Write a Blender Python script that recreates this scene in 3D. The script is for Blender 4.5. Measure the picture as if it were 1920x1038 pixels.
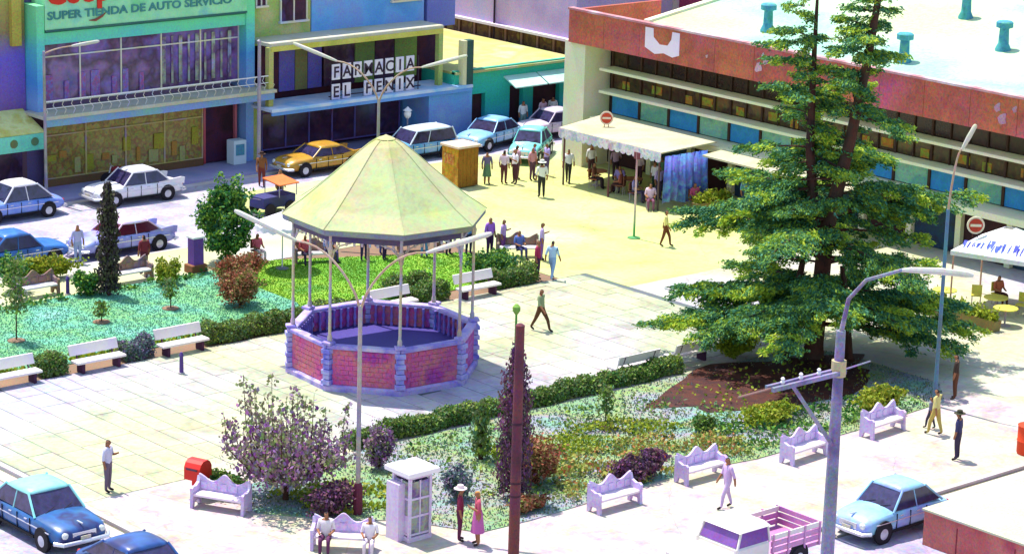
import bpy, bmesh, math, random
import numpy as np
from mathutils import Vector, Matrix

# ------------------------------------------------------------------ scene, camera, light
for o in list(bpy.data.objects): bpy.data.objects.remove(o)
scene = bpy.context.scene
COL = scene.collection
random.seed(7); RNG = np.random.default_rng(7)
R = math.radians

cam_data = bpy.data.cameras.new('camera'); cam = bpy.data.objects.new('camera', cam_data); COL.objects.link(cam)
PITCH, ROLL, YAW = 0.254363, 0.028554, 0.849915
d = Vector((math.cos(YAW)*math.cos(PITCH), math.sin(YAW)*math.cos(PITCH), -math.sin(PITCH)))
r = Vector((math.sin(YAW), -math.cos(YAW), 0)); u = r.cross(d)
cr, sr = math.cos(ROLL), math.sin(ROLL)
r2 = r*cr + u*sr; u2 = u*cr - r*sr
mw = Matrix((( r2.x, u2.x, -d.x, -57.0), (r2.y, u2.y, -d.y, -72.5), (r2.z, u2.z, -d.z, 27.586), (0, 0, 0, 1)))
cam.matrix_world = mw
cam_data.sensor_width = 36.0; cam_data.lens = 4906.7/1920*36.0
cam_data.clip_start = 1.0; cam_data.clip_end = 2000.0
scene.camera = cam

SUN_EL, SUN_AZ = 70.0, -6.0        # azimuth clockwise from +Y
world = bpy.data.worlds.new('World'); scene.world = world; world.use_nodes = True
wn = world.node_tree.nodes; wl = world.node_tree.links
sky = wn.new('ShaderNodeTexSky'); sky.sky_type = 'NISHITA'; sky.sun_disc = False
sky.sun_elevation = R(SUN_EL); sky.sun_rotation = R(SUN_AZ)
sky.air_density = 1.3; sky.dust_density = 1.0
wl.new(sky.outputs[0], wn['Background'].inputs[0]); wn['Background'].inputs[1].default_value = 0.13
sd = bpy.data.lights.new('sun', 'SUN'); sd.energy = 3.3; sd.angle = R(0.5); sd.color = (1.0, 0.95, 0.86)
sun = bpy.data.objects.new('sun', sd); COL.objects.link(sun)
to_sun = Vector((math.sin(R(SUN_AZ))*math.cos(R(SUN_EL)), math.cos(R(SUN_AZ))*math.cos(R(SUN_EL)), math.sin(R(SUN_EL))))
sun.rotation_euler = to_sun.to_track_quat('Z', 'Y').to_euler(); sun.location = (0, 0, 60)
scene.view_settings.view_transform = 'Standard'; scene.view_settings.look = 'None'
scene.view_settings.gamma = 1.0; scene.view_settings.exposure = 1.15
scene.view_settings.use_curve_mapping = False

# ------------------------------------------------------------------ materials
def lin(c):
    if isinstance(c, str):
        c = c.lstrip('#'); c = [int(c[i:i+2], 16)/255 for i in (0, 2, 4)]
        c = [x/12.92 if x <= .04045 else ((x+.055)/1.055)**2.4 for x in c]
    return (c[0], c[1], c[2], 1.0)

MATS = {}
def mat(name, cols, scale=0.35, mottle=0.22, mscale=7.0, rough=0.75, metal=0.0, bump=0.0, bscale=20.0, island=False, trans=0.0, objrand=0.0, detail=3.0, spread=0.18, vert=None, stain=0.0, crack=0.0):
    """cols: 1-4 colours blended by a world-space noise; mottle: fine grain of hue; vert=(z0,z1): paint that changes with height"""
    if name in MATS: return MATS[name]
    m = bpy.data.materials.new(name); m.use_nodes = True; MATS[name] = m
    n, l = m.node_tree.nodes, m.node_tree.links
    bs = n['Principled BSDF']; bs.inputs['Roughness'].default_value = rough; bs.inputs['Metallic'].default_value = metal
    if 'Specular IOR Level' in bs.inputs: bs.inputs['Specular IOR Level'].default_value = 0.3 if rough > .4 else 0.5
    geo = n.new('ShaderNodeNewGeometry')
    if isinstance(cols, (str, tuple)) : cols = [cols]
    noise = n.new('ShaderNodeTexNoise'); noise.inputs['Scale'].default_value = scale; noise.inputs['Detail'].default_value = detail
    l.new(geo.outputs['Position'], noise.inputs['Vector'])
    ramp = n.new('ShaderNodeValToRGB'); els = ramp.color_ramp.elements
    k = len(cols)
    if k == 1: els[0].color = els[1].color = lin(cols[0])
    else:
        while len(els) < k: els.new(0.5)
        for i in range(k):
            els[i].position = 0.5 + (i/(k-1)-0.5)*2*spread; els[i].color = lin(cols[i])
    if island:
        mixf = n.new('ShaderNodeMath'); mixf.operation = 'MULTIPLY_ADD'; mixf.inputs[1].default_value = 0.42
        l.new(geo.outputs['Random Per Island'], mixf.inputs[0]); 
        sub = n.new('ShaderNodeMath'); sub.operation = 'SUBTRACT'; sub.inputs[1].default_value = 0.21
        l.new(noise.outputs['Fac'], sub.inputs[0]); l.new(sub.outputs[0], mixf.inputs[2]); l.new(mixf.outputs[0], ramp.inputs['Fac'])
    elif vert:
        sep = n.new('ShaderNodeSeparateXYZ'); l.new(geo.outputs['Position'], sep.inputs[0])
        mr = n.new('ShaderNodeMapRange'); mr.inputs[1].default_value = vert[0]; mr.inputs[2].default_value = vert[1]
        mr.inputs[3].default_value = 0.5-spread; mr.inputs[4].default_value = 0.5+spread; l.new(sep.outputs[2], mr.inputs[0])
        ad = n.new('ShaderNodeMath'); ad.operation = 'MULTIPLY_ADD'; ad.inputs[1].default_value = 0.25
        l.new(noise.outputs['Fac'], ad.inputs[0]); 
        sb = n.new('ShaderNodeMath'); sb.operation = 'SUBTRACT'; sb.inputs[1].default_value = 0.125
        l.new(mr.outputs[0], sb.inputs[0]); l.new(sb.outputs[0], ad.inputs[2]); l.new(ad.outputs[0], ramp.inputs['Fac'])
    else: l.new(noise.outputs['Fac'], ramp.inputs['Fac'])
    col = ramp.outputs['Color']
    if mottle > 0:
        nz = n.new('ShaderNodeTexNoise'); nz.inputs['Scale'].default_value = mscale*1.7; nz.inputs['Detail'].default_value = 4.0
        nz.inputs['Roughness'].default_value = 0.7
        l.new(geo.outputs['Position'], nz.inputs['Vector'])
        mx = n.new('ShaderNodeMixRGB'); mx.blend_type = 'OVERLAY'; mx.inputs['Fac'].default_value = min(1.0, mottle*1.6)
        hs = n.new('ShaderNodeHueSaturation'); hs.inputs['Saturation'].default_value = 1.6; hs.inputs['Value'].default_value = 1.0
        l.new(nz.outputs['Color'], hs.inputs['Color'])
        l.new(col, mx.inputs['Color1']); l.new(hs.outputs['Color'], mx.inputs['Color2']); col = mx.outputs['Color']
    if stain > 0:
        sn = n.new('ShaderNodeTexNoise'); sn.inputs['Scale'].default_value = 0.55; sn.inputs['Detail'].default_value = 9; sn.inputs['Roughness'].default_value = 0.68; sn.inputs['Distortion'].default_value = 0.6
        l.new(geo.outputs['Position'], sn.inputs['Vector'])
        rm = n.new('ShaderNodeMapRange'); rm.inputs[1].default_value = .48; rm.inputs[2].default_value = .72; rm.inputs[3].default_value = 0.0; rm.inputs[4].default_value = stain
        l.new(sn.outputs['Fac'], rm.inputs[0])
        m1 = n.new('ShaderNodeMixRGB'); m1.blend_type = 'MULTIPLY'; m1.inputs['Color2'].default_value = (.45, .42, .46, 1); l.new(rm.outputs[0], m1.inputs['Fac']); l.new(col, m1.inputs['Color1']); col = m1.outputs['Color']
    if crack > 0:
        wv = n.new('ShaderNodeTexNoise'); wv.inputs['Scale'].default_value = 1.2; l.new(geo.outputs['Position'], wv.inputs['Vector'])
        ad2 = n.new('ShaderNodeMixRGB'); ad2.blend_type = 'ADD'; ad2.inputs['Fac'].default_value = .35; l.new(geo.outputs['Position'], ad2.inputs['Color1']); l.new(wv.outputs['Color'], ad2.inputs['Color2'])
        vo = n.new('ShaderNodeTexVoronoi'); vo.feature = 'DISTANCE_TO_EDGE'; vo.inputs['Scale'].default_value = crack; l.new(ad2.outputs['Color'], vo.inputs['Vector'])
        rc = n.new('ShaderNodeMapRange'); rc.inputs[1].default_value = 0.0; rc.inputs[2].default_value = .006; rc.inputs[3].default_value = .3; rc.inputs[4].default_value = 0.0; l.new(vo.outputs['Distance'], rc.inputs[0])
        m2 = n.new('ShaderNodeMixRGB'); m2.blend_type = 'MULTIPLY'; m2.inputs['Color2'].default_value = (.3, .28, .25, 1); l.new(rc.outputs[0], m2.inputs['Fac']); l.new(col, m2.inputs['Color1']); col = m2.outputs['Color']
    if objrand > 0:
        oi = n.new('ShaderNodeObjectInfo'); h2 = n.new('ShaderNodeHueSaturation')
        mr2 = n.new('ShaderNodeMapRange'); mr2.inputs[3].default_value = 1-objrand; mr2.inputs[4].default_value = 1+objrand*.5
        l.new(oi.outputs['Random'], mr2.inputs[0]); l.new(mr2.outputs[0], h2.inputs['Value']); l.new(col, h2.inputs['Color']); col = h2.outputs['Color']
    l.new(col, bs.inputs['Base Color'])
    if bump > 0:
        bn = n.new('ShaderNodeTexNoise'); bn.inputs['Scale'].default_value = bscale; bn.inputs['Detail'].default_value = 5
        l.new(geo.outputs['Position'], bn.inputs['Vector'])
        bp = n.new('ShaderNodeBump'); bp.inputs['Strength'].default_value = bump; bp.inputs['Distance'].default_value = 0.05
        l.new(bn.outputs['Fac'], bp.inputs['Height']); l.new(bp.outputs['Normal'], bs.inputs['Normal'])
    if trans > 0:
        tr = n.new('ShaderNodeBsdfTranslucent'); l.new(col, tr.inputs['Color'])
        ms = n.new('ShaderNodeMixShader'); ms.inputs[0].default_value = trans
        l.new(bs.outputs[0], ms.inputs[1]); l.new(tr.outputs[0], ms.inputs[2]); l.new(ms.outputs[0], n['Material Output'].inputs['Surface'])
    return m

PAVE = mat('paving concrete', ['#a0b0b0', '#b0acac', '#b4b28c', '#a8ae90', '#b2ada8', '#aaa4b6', '#9fb0b8'], scale=0.075, mottle=0.2, mscale=3.0, rough=.85, bump=.15, objrand=.12, spread=.22, stain=.75)
PAVE_E = mat('east paving', ['#a8aea6', '#b2b688', '#bbbc70', '#b8bc78', '#acb890', '#a9aab2'], stain=.7, crack=.22, scale=0.06, mottle=0.2, mscale=2.5, rough=.85, bump=.15, spread=.2)
PAVE_S = mat('south paving', stain=.75, crack=.25, cols=['#b0a0b4', '#b6aca0', '#b8a6a8', '#b6b094', '#b6a8aa', '#b0a2b2'], scale=0.11, mottle=0.22, mscale=2.5, rough=.85, bump=.15, spread=.22)
JOINT = mat('joint mortar', ['#55665a', '#625f70'], scale=.3, mottle=.3)
STREET = mat('street surface', stain=.8, crack=.16, cols=['#9a92b0', '#aaa2b6', '#a49eb0', '#b0aab0', '#a29cae'], scale=0.2, mottle=0.28, mscale=4.0, rough=.9, bump=.25)
WALKN = mat('shop sidewalk', ['#8f7fc0', '#9c96b8', '#8a8fb4'], scale=.4, mottle=.25)
KERB = mat('kerb stone', ['#aaa496', '#b2a8b0'], scale=.5, mottle=.2)
GUT = mat('gutter', ['#8c7f5e', '#6f6f5a', '#7d7470'], scale=.6, mottle=.2)

# ------------------------------------------------------------------ mesh helpers
class MB:
    def __init__(s): s.v = []; s.f = []
    def add(s, vs, fs):
        b = len(s.v); s.v += [tuple(x) for x in vs]; s.f += [tuple(i+b for i in f) for f in fs]; return s
    def box(s, c, size, rz=0.0, taper=1.0, bev=0.0):
        cx, cy, cz = c; x, y, z = size[0]/2, size[1]/2, size[2]/2
        ca, sa = math.cos(rz), math.sin(rz)
        def P(px, py, pz): return (cx+px*ca-py*sa, cy+px*sa+py*ca, cz+pz)
        if bev <= 0:
            t = taper
            vs = [P(-x,-y,-z),P(x,-y,-z),P(x,y,-z),P(-x,y,-z),P(-x*t,-y*t,z),P(x*t,-y*t,z),P(x*t,y*t,z),P(-x*t,y*t,z)]
            return s.add(vs, [(3,2,1,0),(4,5,6,7),(0,1,5,4),(1,2,6,5),(2,3,7,6),(3,0,4,7)])
        b = bev
        vs = [P(-x,-y,-z),P(x,-y,-z),P(x,y,-z),P(-x,y,-z),P(-x,-y,z-b),P(x,-y,z-b),P(x,y,z-b),P(-x,y,z-b),P(-x+b,-y+b,z),P(x-b,-y+b,z),P(x-b,y-b,z),P(-x+b,y-b,z)]
        return s.add(vs, [(3,2,1,0),(8,9,10,11),(0,1,5,4),(1,2,6,5),(2,3,7,6),(3,0,4,7),(4,5,9,8),(5,6,10,9),(6,7,11,10),(7,4,8,11)])
    def tube(s, pts, rad, n=8, cap=True):
        pts = [Vector(p) for p in pts]
        if not isinstance(rad, (list, tuple)): rad = [rad]*len(pts)
        vs = []; fs = []
        up = None
        for i, p in enumerate(pts):
            t = (pts[min(i+1, len(pts)-1)]-pts[max(i-1, 0)]).normalized()
            a = t.orthogonal().normalized() if up is None else (up - t*up.dot(t)).normalized()
            up = a; b = t.cross(a)
            for k in range(n):
                w = 2*math.pi*k/n; vs.append(p + (a*math.cos(w)+b*math.sin(w))*rad[i])
        for i in range(len(pts)-1):
            for k in range(n):
                k2 = (k+1) % n; fs.append((i*n+k, i*n+k2, (i+1)*n+k2, (i+1)*n+k))
        if cap: fs.append(tuple(range(n-1, -1, -1))); fs.append(tuple((len(pts)-1)*n+k for k in range(n)))
        return s.add(vs, fs)
    def lathe(s, prof, n=12, c=(0,0,0), rot=0.0, cap=True, sx=1.0, sy=1.0):
        vs = []; fs = []
        for (rr, z) in prof:
            for k in range(n):
                w = rot+2*math.pi*k/n; vs.append((c[0]+rr*math.cos(w)*sx, c[1]+rr*math.sin(w)*sy, c[2]+z))
        for i in range(len(prof)-1):
            for k in range(n):
                k2 = (k+1) % n; fs.append((i*n+k, i*n+k2, (i+1)*n+k2, (i+1)*n+k))
        if cap: fs.append(tuple(range(n-1, -1, -1))); fs.append(tuple((len(prof)-1)*n+k for k in range(n)))
        return s.add(vs, fs)
    def prism(s, poly, axis, a, b):
        """poly: 2D outline; extruded along axis ('x','y','z') from a to b"""
        def P(q, h):
            return (h, q[0], q[1]) if axis == 'x' else ((q[0], h, q[1]) if axis == 'y' else (q[0], q[1], h))
        n = len(poly)
        vs = [P(q, a) for q in poly]+[P(q, b) for q in poly]
        fs = [tuple(range(n-1, -1, -1)), tuple(range(n, 2*n))]+[(i, (i+1) % n, n+(i+1) % n, n+i) for i in range(n)]
        return s.add(vs, fs)
    def hexa(s, b4, t4):
        return s.add(list(b4)+list(t4), [(3,2,1,0),(4,5,6,7),(0,1,5,4),(1,2,6,5),(2,3,7,6),(3,0,4,7)])
    def mesh(s, name):
        me = bpy.data.meshes.new(name); me.from_pydata(s.v, [], s.f)
        bm = bmesh.new(); bm.from_mesh(me); bmesh.ops.recalc_face_normals(bm, faces=bm.faces); bm.to_mesh(me); bm.free()
        return me
    def build(s, name, m, parent=None, smooth=False, loc=(0,0,0), rz=0.0):
        return put(name, s.mesh(name), m, parent, smooth, loc, rz)

def put(name, me, m, parent=None, smooth=False, loc=(0,0,0), rz=0.0):
    if m is not None and len(me.materials) == 0: me.materials.append(m)
    if smooth:
        me.polygons.foreach_set('use_smooth', [True]*len(me.polygons))
        me.set_sharp_from_angle(angle=R(40))
    o = bpy.data.objects.new(name, me); COL.objects.link(o)
    o.location = loc; o.rotation_euler = (0, 0, rz)
    if parent is not None: o.parent = parent
    return o

def tag(o, label=None, cat=None, group=None, kind=None):
    if label: o['label'] = label
    if cat: o['category'] = cat
    if group: o['group'] = group
    if kind: o['kind'] = kind
    return o
def thing(name, label, cat, loc=(0,0,0), rz=0.0, group=None):
    o = bpy.data.objects.new(name, None); COL.objects.link(o); o.location = loc; o.rotation_euler = (0, 0, rz)
    o.empty_display_size = 0.2
    return tag(o, label, cat, group)
def copy_tree(o, parent=None):
    c = o.copy(); COL.objects.link(c); c.parent = parent
    for ch in [x for x in o.children]: copy_tree(ch, c)
    return c
def struct(name, mb, m): return tag(mb.build(name, m), kind='structure')

def np_mesh(name, V, F):
    """V (n,3) F (m,k) arrays"""
    me = bpy.data.meshes.new(name); k = F.shape[1]
    me.vertices.add(len(V)); me.vertices.foreach_set('co', V.astype(np.float32).ravel())
    me.loops.add(F.size); me.loops.foreach_set('vertex_index', F.astype(np.int32).ravel())
    me.polygons.add(len(F)); me.polygons.foreach_set('loop_start', np.arange(0, F.size, k, dtype=np.int32))
    me.polygons.foreach_set('loop_total', np.full(len(F), k, dtype=np.int32))
    me.update(calc_edges=True); return me
def cards(P, size, flat=0.0, elong=1.6, dirs=None):
    """leaf-shaped quads at points P; flat 0..1 turns them towards horizontal; dirs: preferred long axis"""
    n = len(P); size = np.broadcast_to(np.asarray(size, float), (n,))*RNG.uniform(.65, 1.35, n)
    a = RNG.normal(size=(n, 3)); a[:, 2] *= (1-flat)
    if dirs is not None: a = a*.45+dirs
    a /= np.linalg.norm(a, axis=1)[:, None]
    b = RNG.normal(size=(n, 3)); b[:, 2] *= (1-flat)
    b -= (b*a).sum(1)[:, None]*a; b /= np.linalg.norm(b, axis=1)[:, None]+1e-9
    a = a*size[:, None]*elong/2; b = b*size[:, None]/2
    V = np.stack([P-a, P-a*.1+b, P+a, P-a*.1-b], 1).reshape(-1, 3)
    F = np.arange(4*n).reshape(n, 4)
    return V, F
def text_mesh(body, size, extrude=0.01, align='LEFT', bold=0.0):
    cu = bpy.data.curves.new('txt', 'FONT'); cu.body = body; cu.size = size; cu.extrude = extrude; cu.offset = bold
    cu.align_x = align; cu.resolution_u = 3
    o = bpy.data.objects.new('txt', cu); COL.objects.link(o)
    dg = bpy.context.evaluated_depsgraph_get(); dg.update()
    me = bpy.data.meshes.new_from_object(o.evaluated_get(dg)); bpy.data.objects.remove(o)
    return me
def ring(cx, cy, rad, n, rot=0.0): return [(cx+rad*math.cos(rot+2*math.pi*k/n), cy+rad*math.sin(rot+2*math.pi*k/n)) for k in range(n)]

# ------------------------------------------------------------------ ground
STREET_Z = -0.12
mb = MB(); mb.box((0, 0, STREET_Z-0.05), (900, 900, 0.1)); struct('street', mb, STREET)

mb = MB()
def slab(mb, x0, x1, y0, y1, top, bot=-0.3): mb.box(((x0+x1)/2, (y0+y1)/2, (top+bot)/2), (x1-x0, y1-y0, top-bot))
mb = MB(); slab(mb, -16.2, 16.0, -6.2, 5.9, -0.016); walk = struct('walkway', mb, JOINT)
mb = MB(); slab(mb, -16.2, 14.5, 5.9, 15.2, -0.02); struct('garden_ground', mb, mat('garden soil', ['#6f5a48', '#8a6a50'], mottle=.3))
mb = MB()
slab(mb, 16.0, 60, 3.2, 26.5, 0); slab(mb, 11.0, 16.0, 15.2, 26.5, 0); slab(mb, 14.5, 16.0, 5.9, 15.2, 0)
struct('plaza', mb, PAVE_E)
mb = MB(); slab(mb, 16.0, 60, -60, 3.2, 0); struct('terrace', mb, mat('terrace paving', ['#aaa8b0', '#b2b0a0', '#b6b48c', '#b0aeac', '#aca6b4'], scale=.09, stain=.6, crack=.22, mottle=.2, mscale=2.5, rough=.85, bump=.15, spread=.2))
mb = MB(); slab(mb, -16.2, 11.0, 15.2, 19.0, 0); struct('north_path', mb, mat('north path', ['#b2ae80', '#b6b68c', '#aca6ae'], scale=.2, mottle=.15, bump=.15))
mb = MB(); slab(mb, -16.2, 16.0, -21.3, -6.2, 0); struct('south_path', mb, PAVE_S)
# kerbs
mb = MB(); slab(mb, -16.42, -16.2, -21.5, 19.2, 0.006); slab(mb, -16.2, 16.0, -21.52, -21.3, 0.006); slab(mb, 16.0, 60, -21.4, -21.3, -.1)
slab(mb, -16.2, 11.0, 19.0, 19.22, 0.006); slab(mb, 10.8, 11.0, 19.22, 26.5, 0.006); slab(mb, 11.0, 45, 26.5, 26.7, 0.006)
struct('kerb', mb, KERB)
mb = MB(); slab(mb, -16.95, -16.42, -21.5, 19.2, STREET_Z+.004); slab(mb, -16.42, 40, -22.15, -21.52, STREET_Z+.004); slab(mb, -16.0, 45, 29.3, 29.8, STREET_Z+.004)
struct('gutter', mb, mat('gutter concrete', ['#c4bcc8', '#b4a8a0', '#cfc6b4'], scale=.4, mottle=.2))
mb = MB()
slab(mb, -16.46, -16.42, -21.5, 19.2, STREET_Z+.01, STREET_Z); slab(mb, -16.99, -16.95, -21.5, 19.2, STREET_Z+.01, STREET_Z)
slab(mb, -16.42, 40, -21.60, -21.52, STREET_Z+.01, STREET_Z); slab(mb, -16.42, 40, -22.26, -22.15, STREET_Z+.01, STREET_Z)
struct('gutter_joint', mb, GUT)
mb = MB(); slab(mb, -40, 60, 29.8, 60, 0); struct('shop_pavement', mb, WALKN)

# paving slabs of the walkway: each its own piece
slab_mb = MB(); slab_mb.box((0, 0, -0.028), (0.945, 1.66, 0.056), bev=0.012); SLAB = slab_mb.mesh('paving_slab'); SLAB.materials.append(PAVE)
KC = (0.4, -0.1)
x = -16.15
while x < 15.6:
    wdt = random.uniform(.72, 1.12); y = -6.17-random.uniform(0, 1.4)
    while y < 5.7:
        ln = random.uniform(1.35, 2.3); y0, y1 = max(y, -6.17), min(y+ln, 5.87)
        if y1-y0 > .3 and math.hypot(x+wdt/2-KC[0], (y0+y1)/2-KC[1]) > 3.1:
            o = bpy.data.objects.new('paving_slab', SLAB); COL.objects.link(o); o.parent = walk
            o.location = (x+wdt/2, (y0+y1)/2, random.uniform(-.004, .004)); o.scale = ((wdt-.035)/.945, (y1-y0-.022)/1.66, 1); o.rotation_euler = (random.uniform(-.002, .002), random.uniform(-.002, .002), random.uniform(-.004, .004))
        y += ln
    x += wdt

# garden beds
LAWN = mat('lawn turf', ['#56967c', '#62a48a', '#6aa068', '#5ea088', '#7aac9e'], scale=.28, mottle=.3, mscale=5, bump=.4, bscale=8, spread=.2)
LAWN2 = mat('lawn turf bright', ['#4f841e', '#629a20', '#7ea42a', '#4a8428'], scale=.3, mottle=.3, mscale=5, bump=.4, bscale=8)  # turf of a brighter yellow-green, behind the bandstand
LAWN3 = mat('bed ground cover', ['#808a94', '#709478', '#84965e', '#8c8a94', '#6e9886', '#94925a'], scale=.22, mottle=.35, mscale=4, bump=.4, bscale=8, spread=.22)
def poly_bed(name, poly, z, m):
    mb = MB(); mb.prism(poly, 'z', z-.1, z); return struct(name, mb, m)
poly_bed('lawn', [(-16.1, 6.95), (2.2, 6.95), (3.2, 9), (3.4, 15.1), (-16.1, 15.1)], 0.03, LAWN)
poly_bed('bright_lawn', [(2.23, 6.95), (14.2, 6.95), (14.2, 11.4), (10.5, 13.2), (6.5, 15.1), (3.43, 15.1), (3.23, 9)], 0.03, LAWN2)
BEDR = [(-12.3, -8.0), (-6.4, -7.3), (14.6, -7.3), (15.8, -8.6), (15.8, -13.6), (14.2, -15.2), (9, -15.6), (4, -15.7), (1.2, -15.3), (-2.0, -15.5), (-6.0, -15.7), (-8.0, -15.6), (-9.2, -13.4), (-10.6, -12.3), (-12.4, -10.2)]
poly_bed('flower_bed', BEDR, 0.03, LAWN3)
pts = SOIL_SHADE = [(10.6+5.1*math.cos(a)*(1+.13*math.sin(5*a)+.06*math.sin(11*a)), -9.9+2.5*math.sin(a)*(1+.14*math.sin(4*a+1)+.07*math.sin(9*a))) for a in [2*math.pi*i/40 for i in range(40)]]
poly_bed('tree_soil_shade', pts, 0.045, mat('shade-dark red soil', ['#3e1a14', '#4e2418', '#35181c', '#5a2a1a'], scale=.8, mottle=.4, mscale=6, bump=.5))  # bare soil patch follows the cedar's shadow; its shade is painted in dark

def inpoly(X, Y, poly):
    inside = np.zeros(len(X), bool); n = len(poly)
    for i in range(n):
        x1, y1 = poly[i]; x2, y2 = poly[(i+1) % n]
        c = ((y1 > Y) != (y2 > Y)) & (X < (x2-x1)*(Y-y1)/(y2-y1+1e-12)+x1); inside ^= c
    return inside
def grass(name, poly, n, h, m, label, z=0.03):
    xs = [p[0] for p in poly]; ys = [p[1] for p in poly]
    X = RNG.uniform(min(xs), max(xs), n); Y = RNG.uniform(min(ys), max(ys), n); k = inpoly(X, Y, poly) & ~inpoly(X+RNG.normal(0, .45, n), Y+RNG.normal(0, .45, n), SOIL_SHADE); X, Y = X[k], Y[k]; n = len(X)
    a = RNG.uniform(0, 2*np.pi, n); w = 0.035; H = h*RNG.uniform(.5, 1.3, n); lean = RNG.normal(0, .3, (n, 2))*H[:, None]
    V = np.zeros((n, 3, 3)); V[:, 0] = np.stack([X-np.cos(a)*w, Y-np.sin(a)*w, np.full(n, z-.01)], 1); V[:, 1] = np.stack([X+np.cos(a)*w, Y+np.sin(a)*w, np.full(n, z-.01)], 1)
    V[:, 2] = np.stack([X+lean[:, 0], Y+lean[:, 1], z+H], 1)
    return tag(put(name, np_mesh(name, V.reshape(-1, 3), np.arange(3*n).reshape(n, 3)), m), label, 'grass', kind='stuff')
GR1 = mat('grass blades teal', ['#529078', '#60a088', '#64986e', '#72a698'], scale=.35, island=True, mottle=.15, trans=.3)
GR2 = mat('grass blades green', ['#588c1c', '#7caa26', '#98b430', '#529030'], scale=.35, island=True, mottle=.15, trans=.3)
GR3 = mat('bed blades', ['#66727e', '#5e8266', '#748448', '#648878', '#7a7484', '#847f48'], scale=.2, island=True, mottle=.2, trans=.3)
grass('grass', [(-16.1, 6.95), (2.2, 6.95), (3.2, 9), (3.4, 15.1), (-16.1, 15.1)], 26000, .05, GR1, 'short mint green lawn grass left of the bandstand')
grass('grass', [(2.23, 6.95), (14.2, 6.95), (14.2, 11.4), (10.5, 13.2), (6.5, 15.1), (3.43, 15.1), (3.23, 9)], 24000, .05, GR2, 'bright yellow-green lawn grass behind the bandstand')
grass('grass', BEDR, 24000, .07, GR3, 'pale mixed grass and ground cover of the front flower bed')

# ------------------------------------------------------------------ plants
LEAF = {
 'cedar': mat('cedar needles', ['#265a38', '#386e48', '#44846c', '#5e8a30', '#80a030', '#4a7a38', '#2c5e40'], scale=.5, island=True, mottle=.2, trans=.2, spread=.25),
 'cedar_young_sunlit': mat('cedar young sunlit needles', ['#6a982e', '#94b02a', '#c0ca38', '#84a83e', '#5c9862'], scale=.5, island=True, mottle=.2, trans=.3, spread=.25),  # sunlight on the outer sprays painted in, on top of young growth
 'hedge': mat('hedge leaves', ['#3a6a30', '#6f8f2a', '#7a7a4a', '#558058', '#8aa034'], scale=.6, island=True, mottle=.25, trans=.2, spread=.25),
 'hedge_p': mat('violet hedge leaves', ['#5a4a6e', '#6a8088', '#507060', '#7a5a86', '#6a8a58'], scale=.6, island=True, mottle=.25, trans=.2, spread=.25),
 'topiary': mat('topiary leaves', ['#1e4a30', '#3a7a34', '#7a9a28', '#2f6a58'], scale=.7, island=True, mottle=.25, trans=.2, spread=.25),
 'cypress': mat('cypress leaves', ['#3a2438', '#4a3a3a', '#5a5a34', '#3f3048'], scale=.7, island=True, mottle=.25, trans=.15, spread=.25),
 'plum': mat('plum leaves', ['#7a3a84', '#8a6a98', '#7f9048', '#94508e', '#8a7a90'], scale=.8, island=True, mottle=.25, trans=.2, spread=.25),
 'plum_green': mat('plum green leaves', ['#6a8a4a', '#8a8070', '#7a6a58', '#8faa5a', '#9a7a80'], scale=.8, island=True, mottle=.25, trans=.25, spread=.25),
 'purple': mat('purple leaves', ['#5a2a64', '#7a3458', '#5a5a3a', '#6a3a74', '#7a4a58', '#4a3a4a'], scale=.9, island=True, mottle=.25, trans=.2, spread=.25),
 'red': mat('red shrub leaves', ['#7a3a2c', '#a0523a', '#6a6a34', '#b06a5a', '#7a8a3a'], scale=.9, island=True, mottle=.25, trans=.2, spread=.25),
 'flower': mat('orange bloom', ['#b8583a', '#8a9a4a', '#a0a048', '#9aa850', '#b87048', '#7f9a50'], scale=1.4, island=True, mottle=.25, trans=.2, spread=.25),
 'yellowgreen': mat('yellow green leaves', ['#7a8a1c', '#a0a824', '#5a7a24', '#b0a83a'], scale=.8, island=True, mottle=.25, trans=.25, spread=.25),
}
BARK = mat('bark', ['#3a2018', '#54301f', '#2e1a1c'], scale=2, mottle=.3, bump=.5)
BARK_C = mat('cedar bark', ['#2e1614', '#4a241a', '#3a2a20', '#5a3a20'], scale=1.2, mottle=.35, bump=.5)

def leafmesh(name, P, size, m, parent, **kw):
    V, F = cards(np.asarray(P), size, **kw); return put(name, np_mesh(name, V, F), m, parent)

def ellip(n, c, rx, ry, rz, shell=.5, lump=0.25):
    dv = RNG.normal(size=(n, 3)); dv /= np.linalg.norm(dv, axis=1)[:, None]
    rad = shell+(1-shell)*RNG.random(n)**.5
    ph = np.sin(dv[:, 0]*5.1+c[0])*np.sin(dv[:, 1]*4.3+c[1]*2)*np.sin(dv[:, 2]*4.7+c[0]*3)
    rad *= 1+lump*ph*1.6
    return np.array(c)+dv*rad[:, None]*np.array([rx, ry, rz])

def bush(name, label, loc, rx, ry, h, m, n=900, size=.11, cat='shrub', group=None, stems=4):
    t = thing(name, label, cat, (loc[0], loc[1], .03), group=group)
    st = MB()
    for k in range(stems):
        a = 2*math.pi*k/stems+loc[0]; st.tube([(0, 0, -.03), (rx*.35*math.cos(a), ry*.35*math.sin(a), h*.55)], [.03, .012], 5)
    st.build('stem', BARK, t)
    P = np.concatenate([ellip(int(n*1.2), (0, 0, h*.5), rx*.8, ry*.8, h*.45, shell=.3, lump=.4)]+[ellip(int(n*.28), (rx*.55*math.cos(q), ry*.55*math.sin(q), h*random.uniform(.45, .85)), rx*.45, ry*.45, h*.33, shell=.2, lump=.4) for q in [random.uniform(0, 6.28) for _ in range(5)]])
    leafmesh('foliage', P, size*.72, m, t)
    return t

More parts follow.
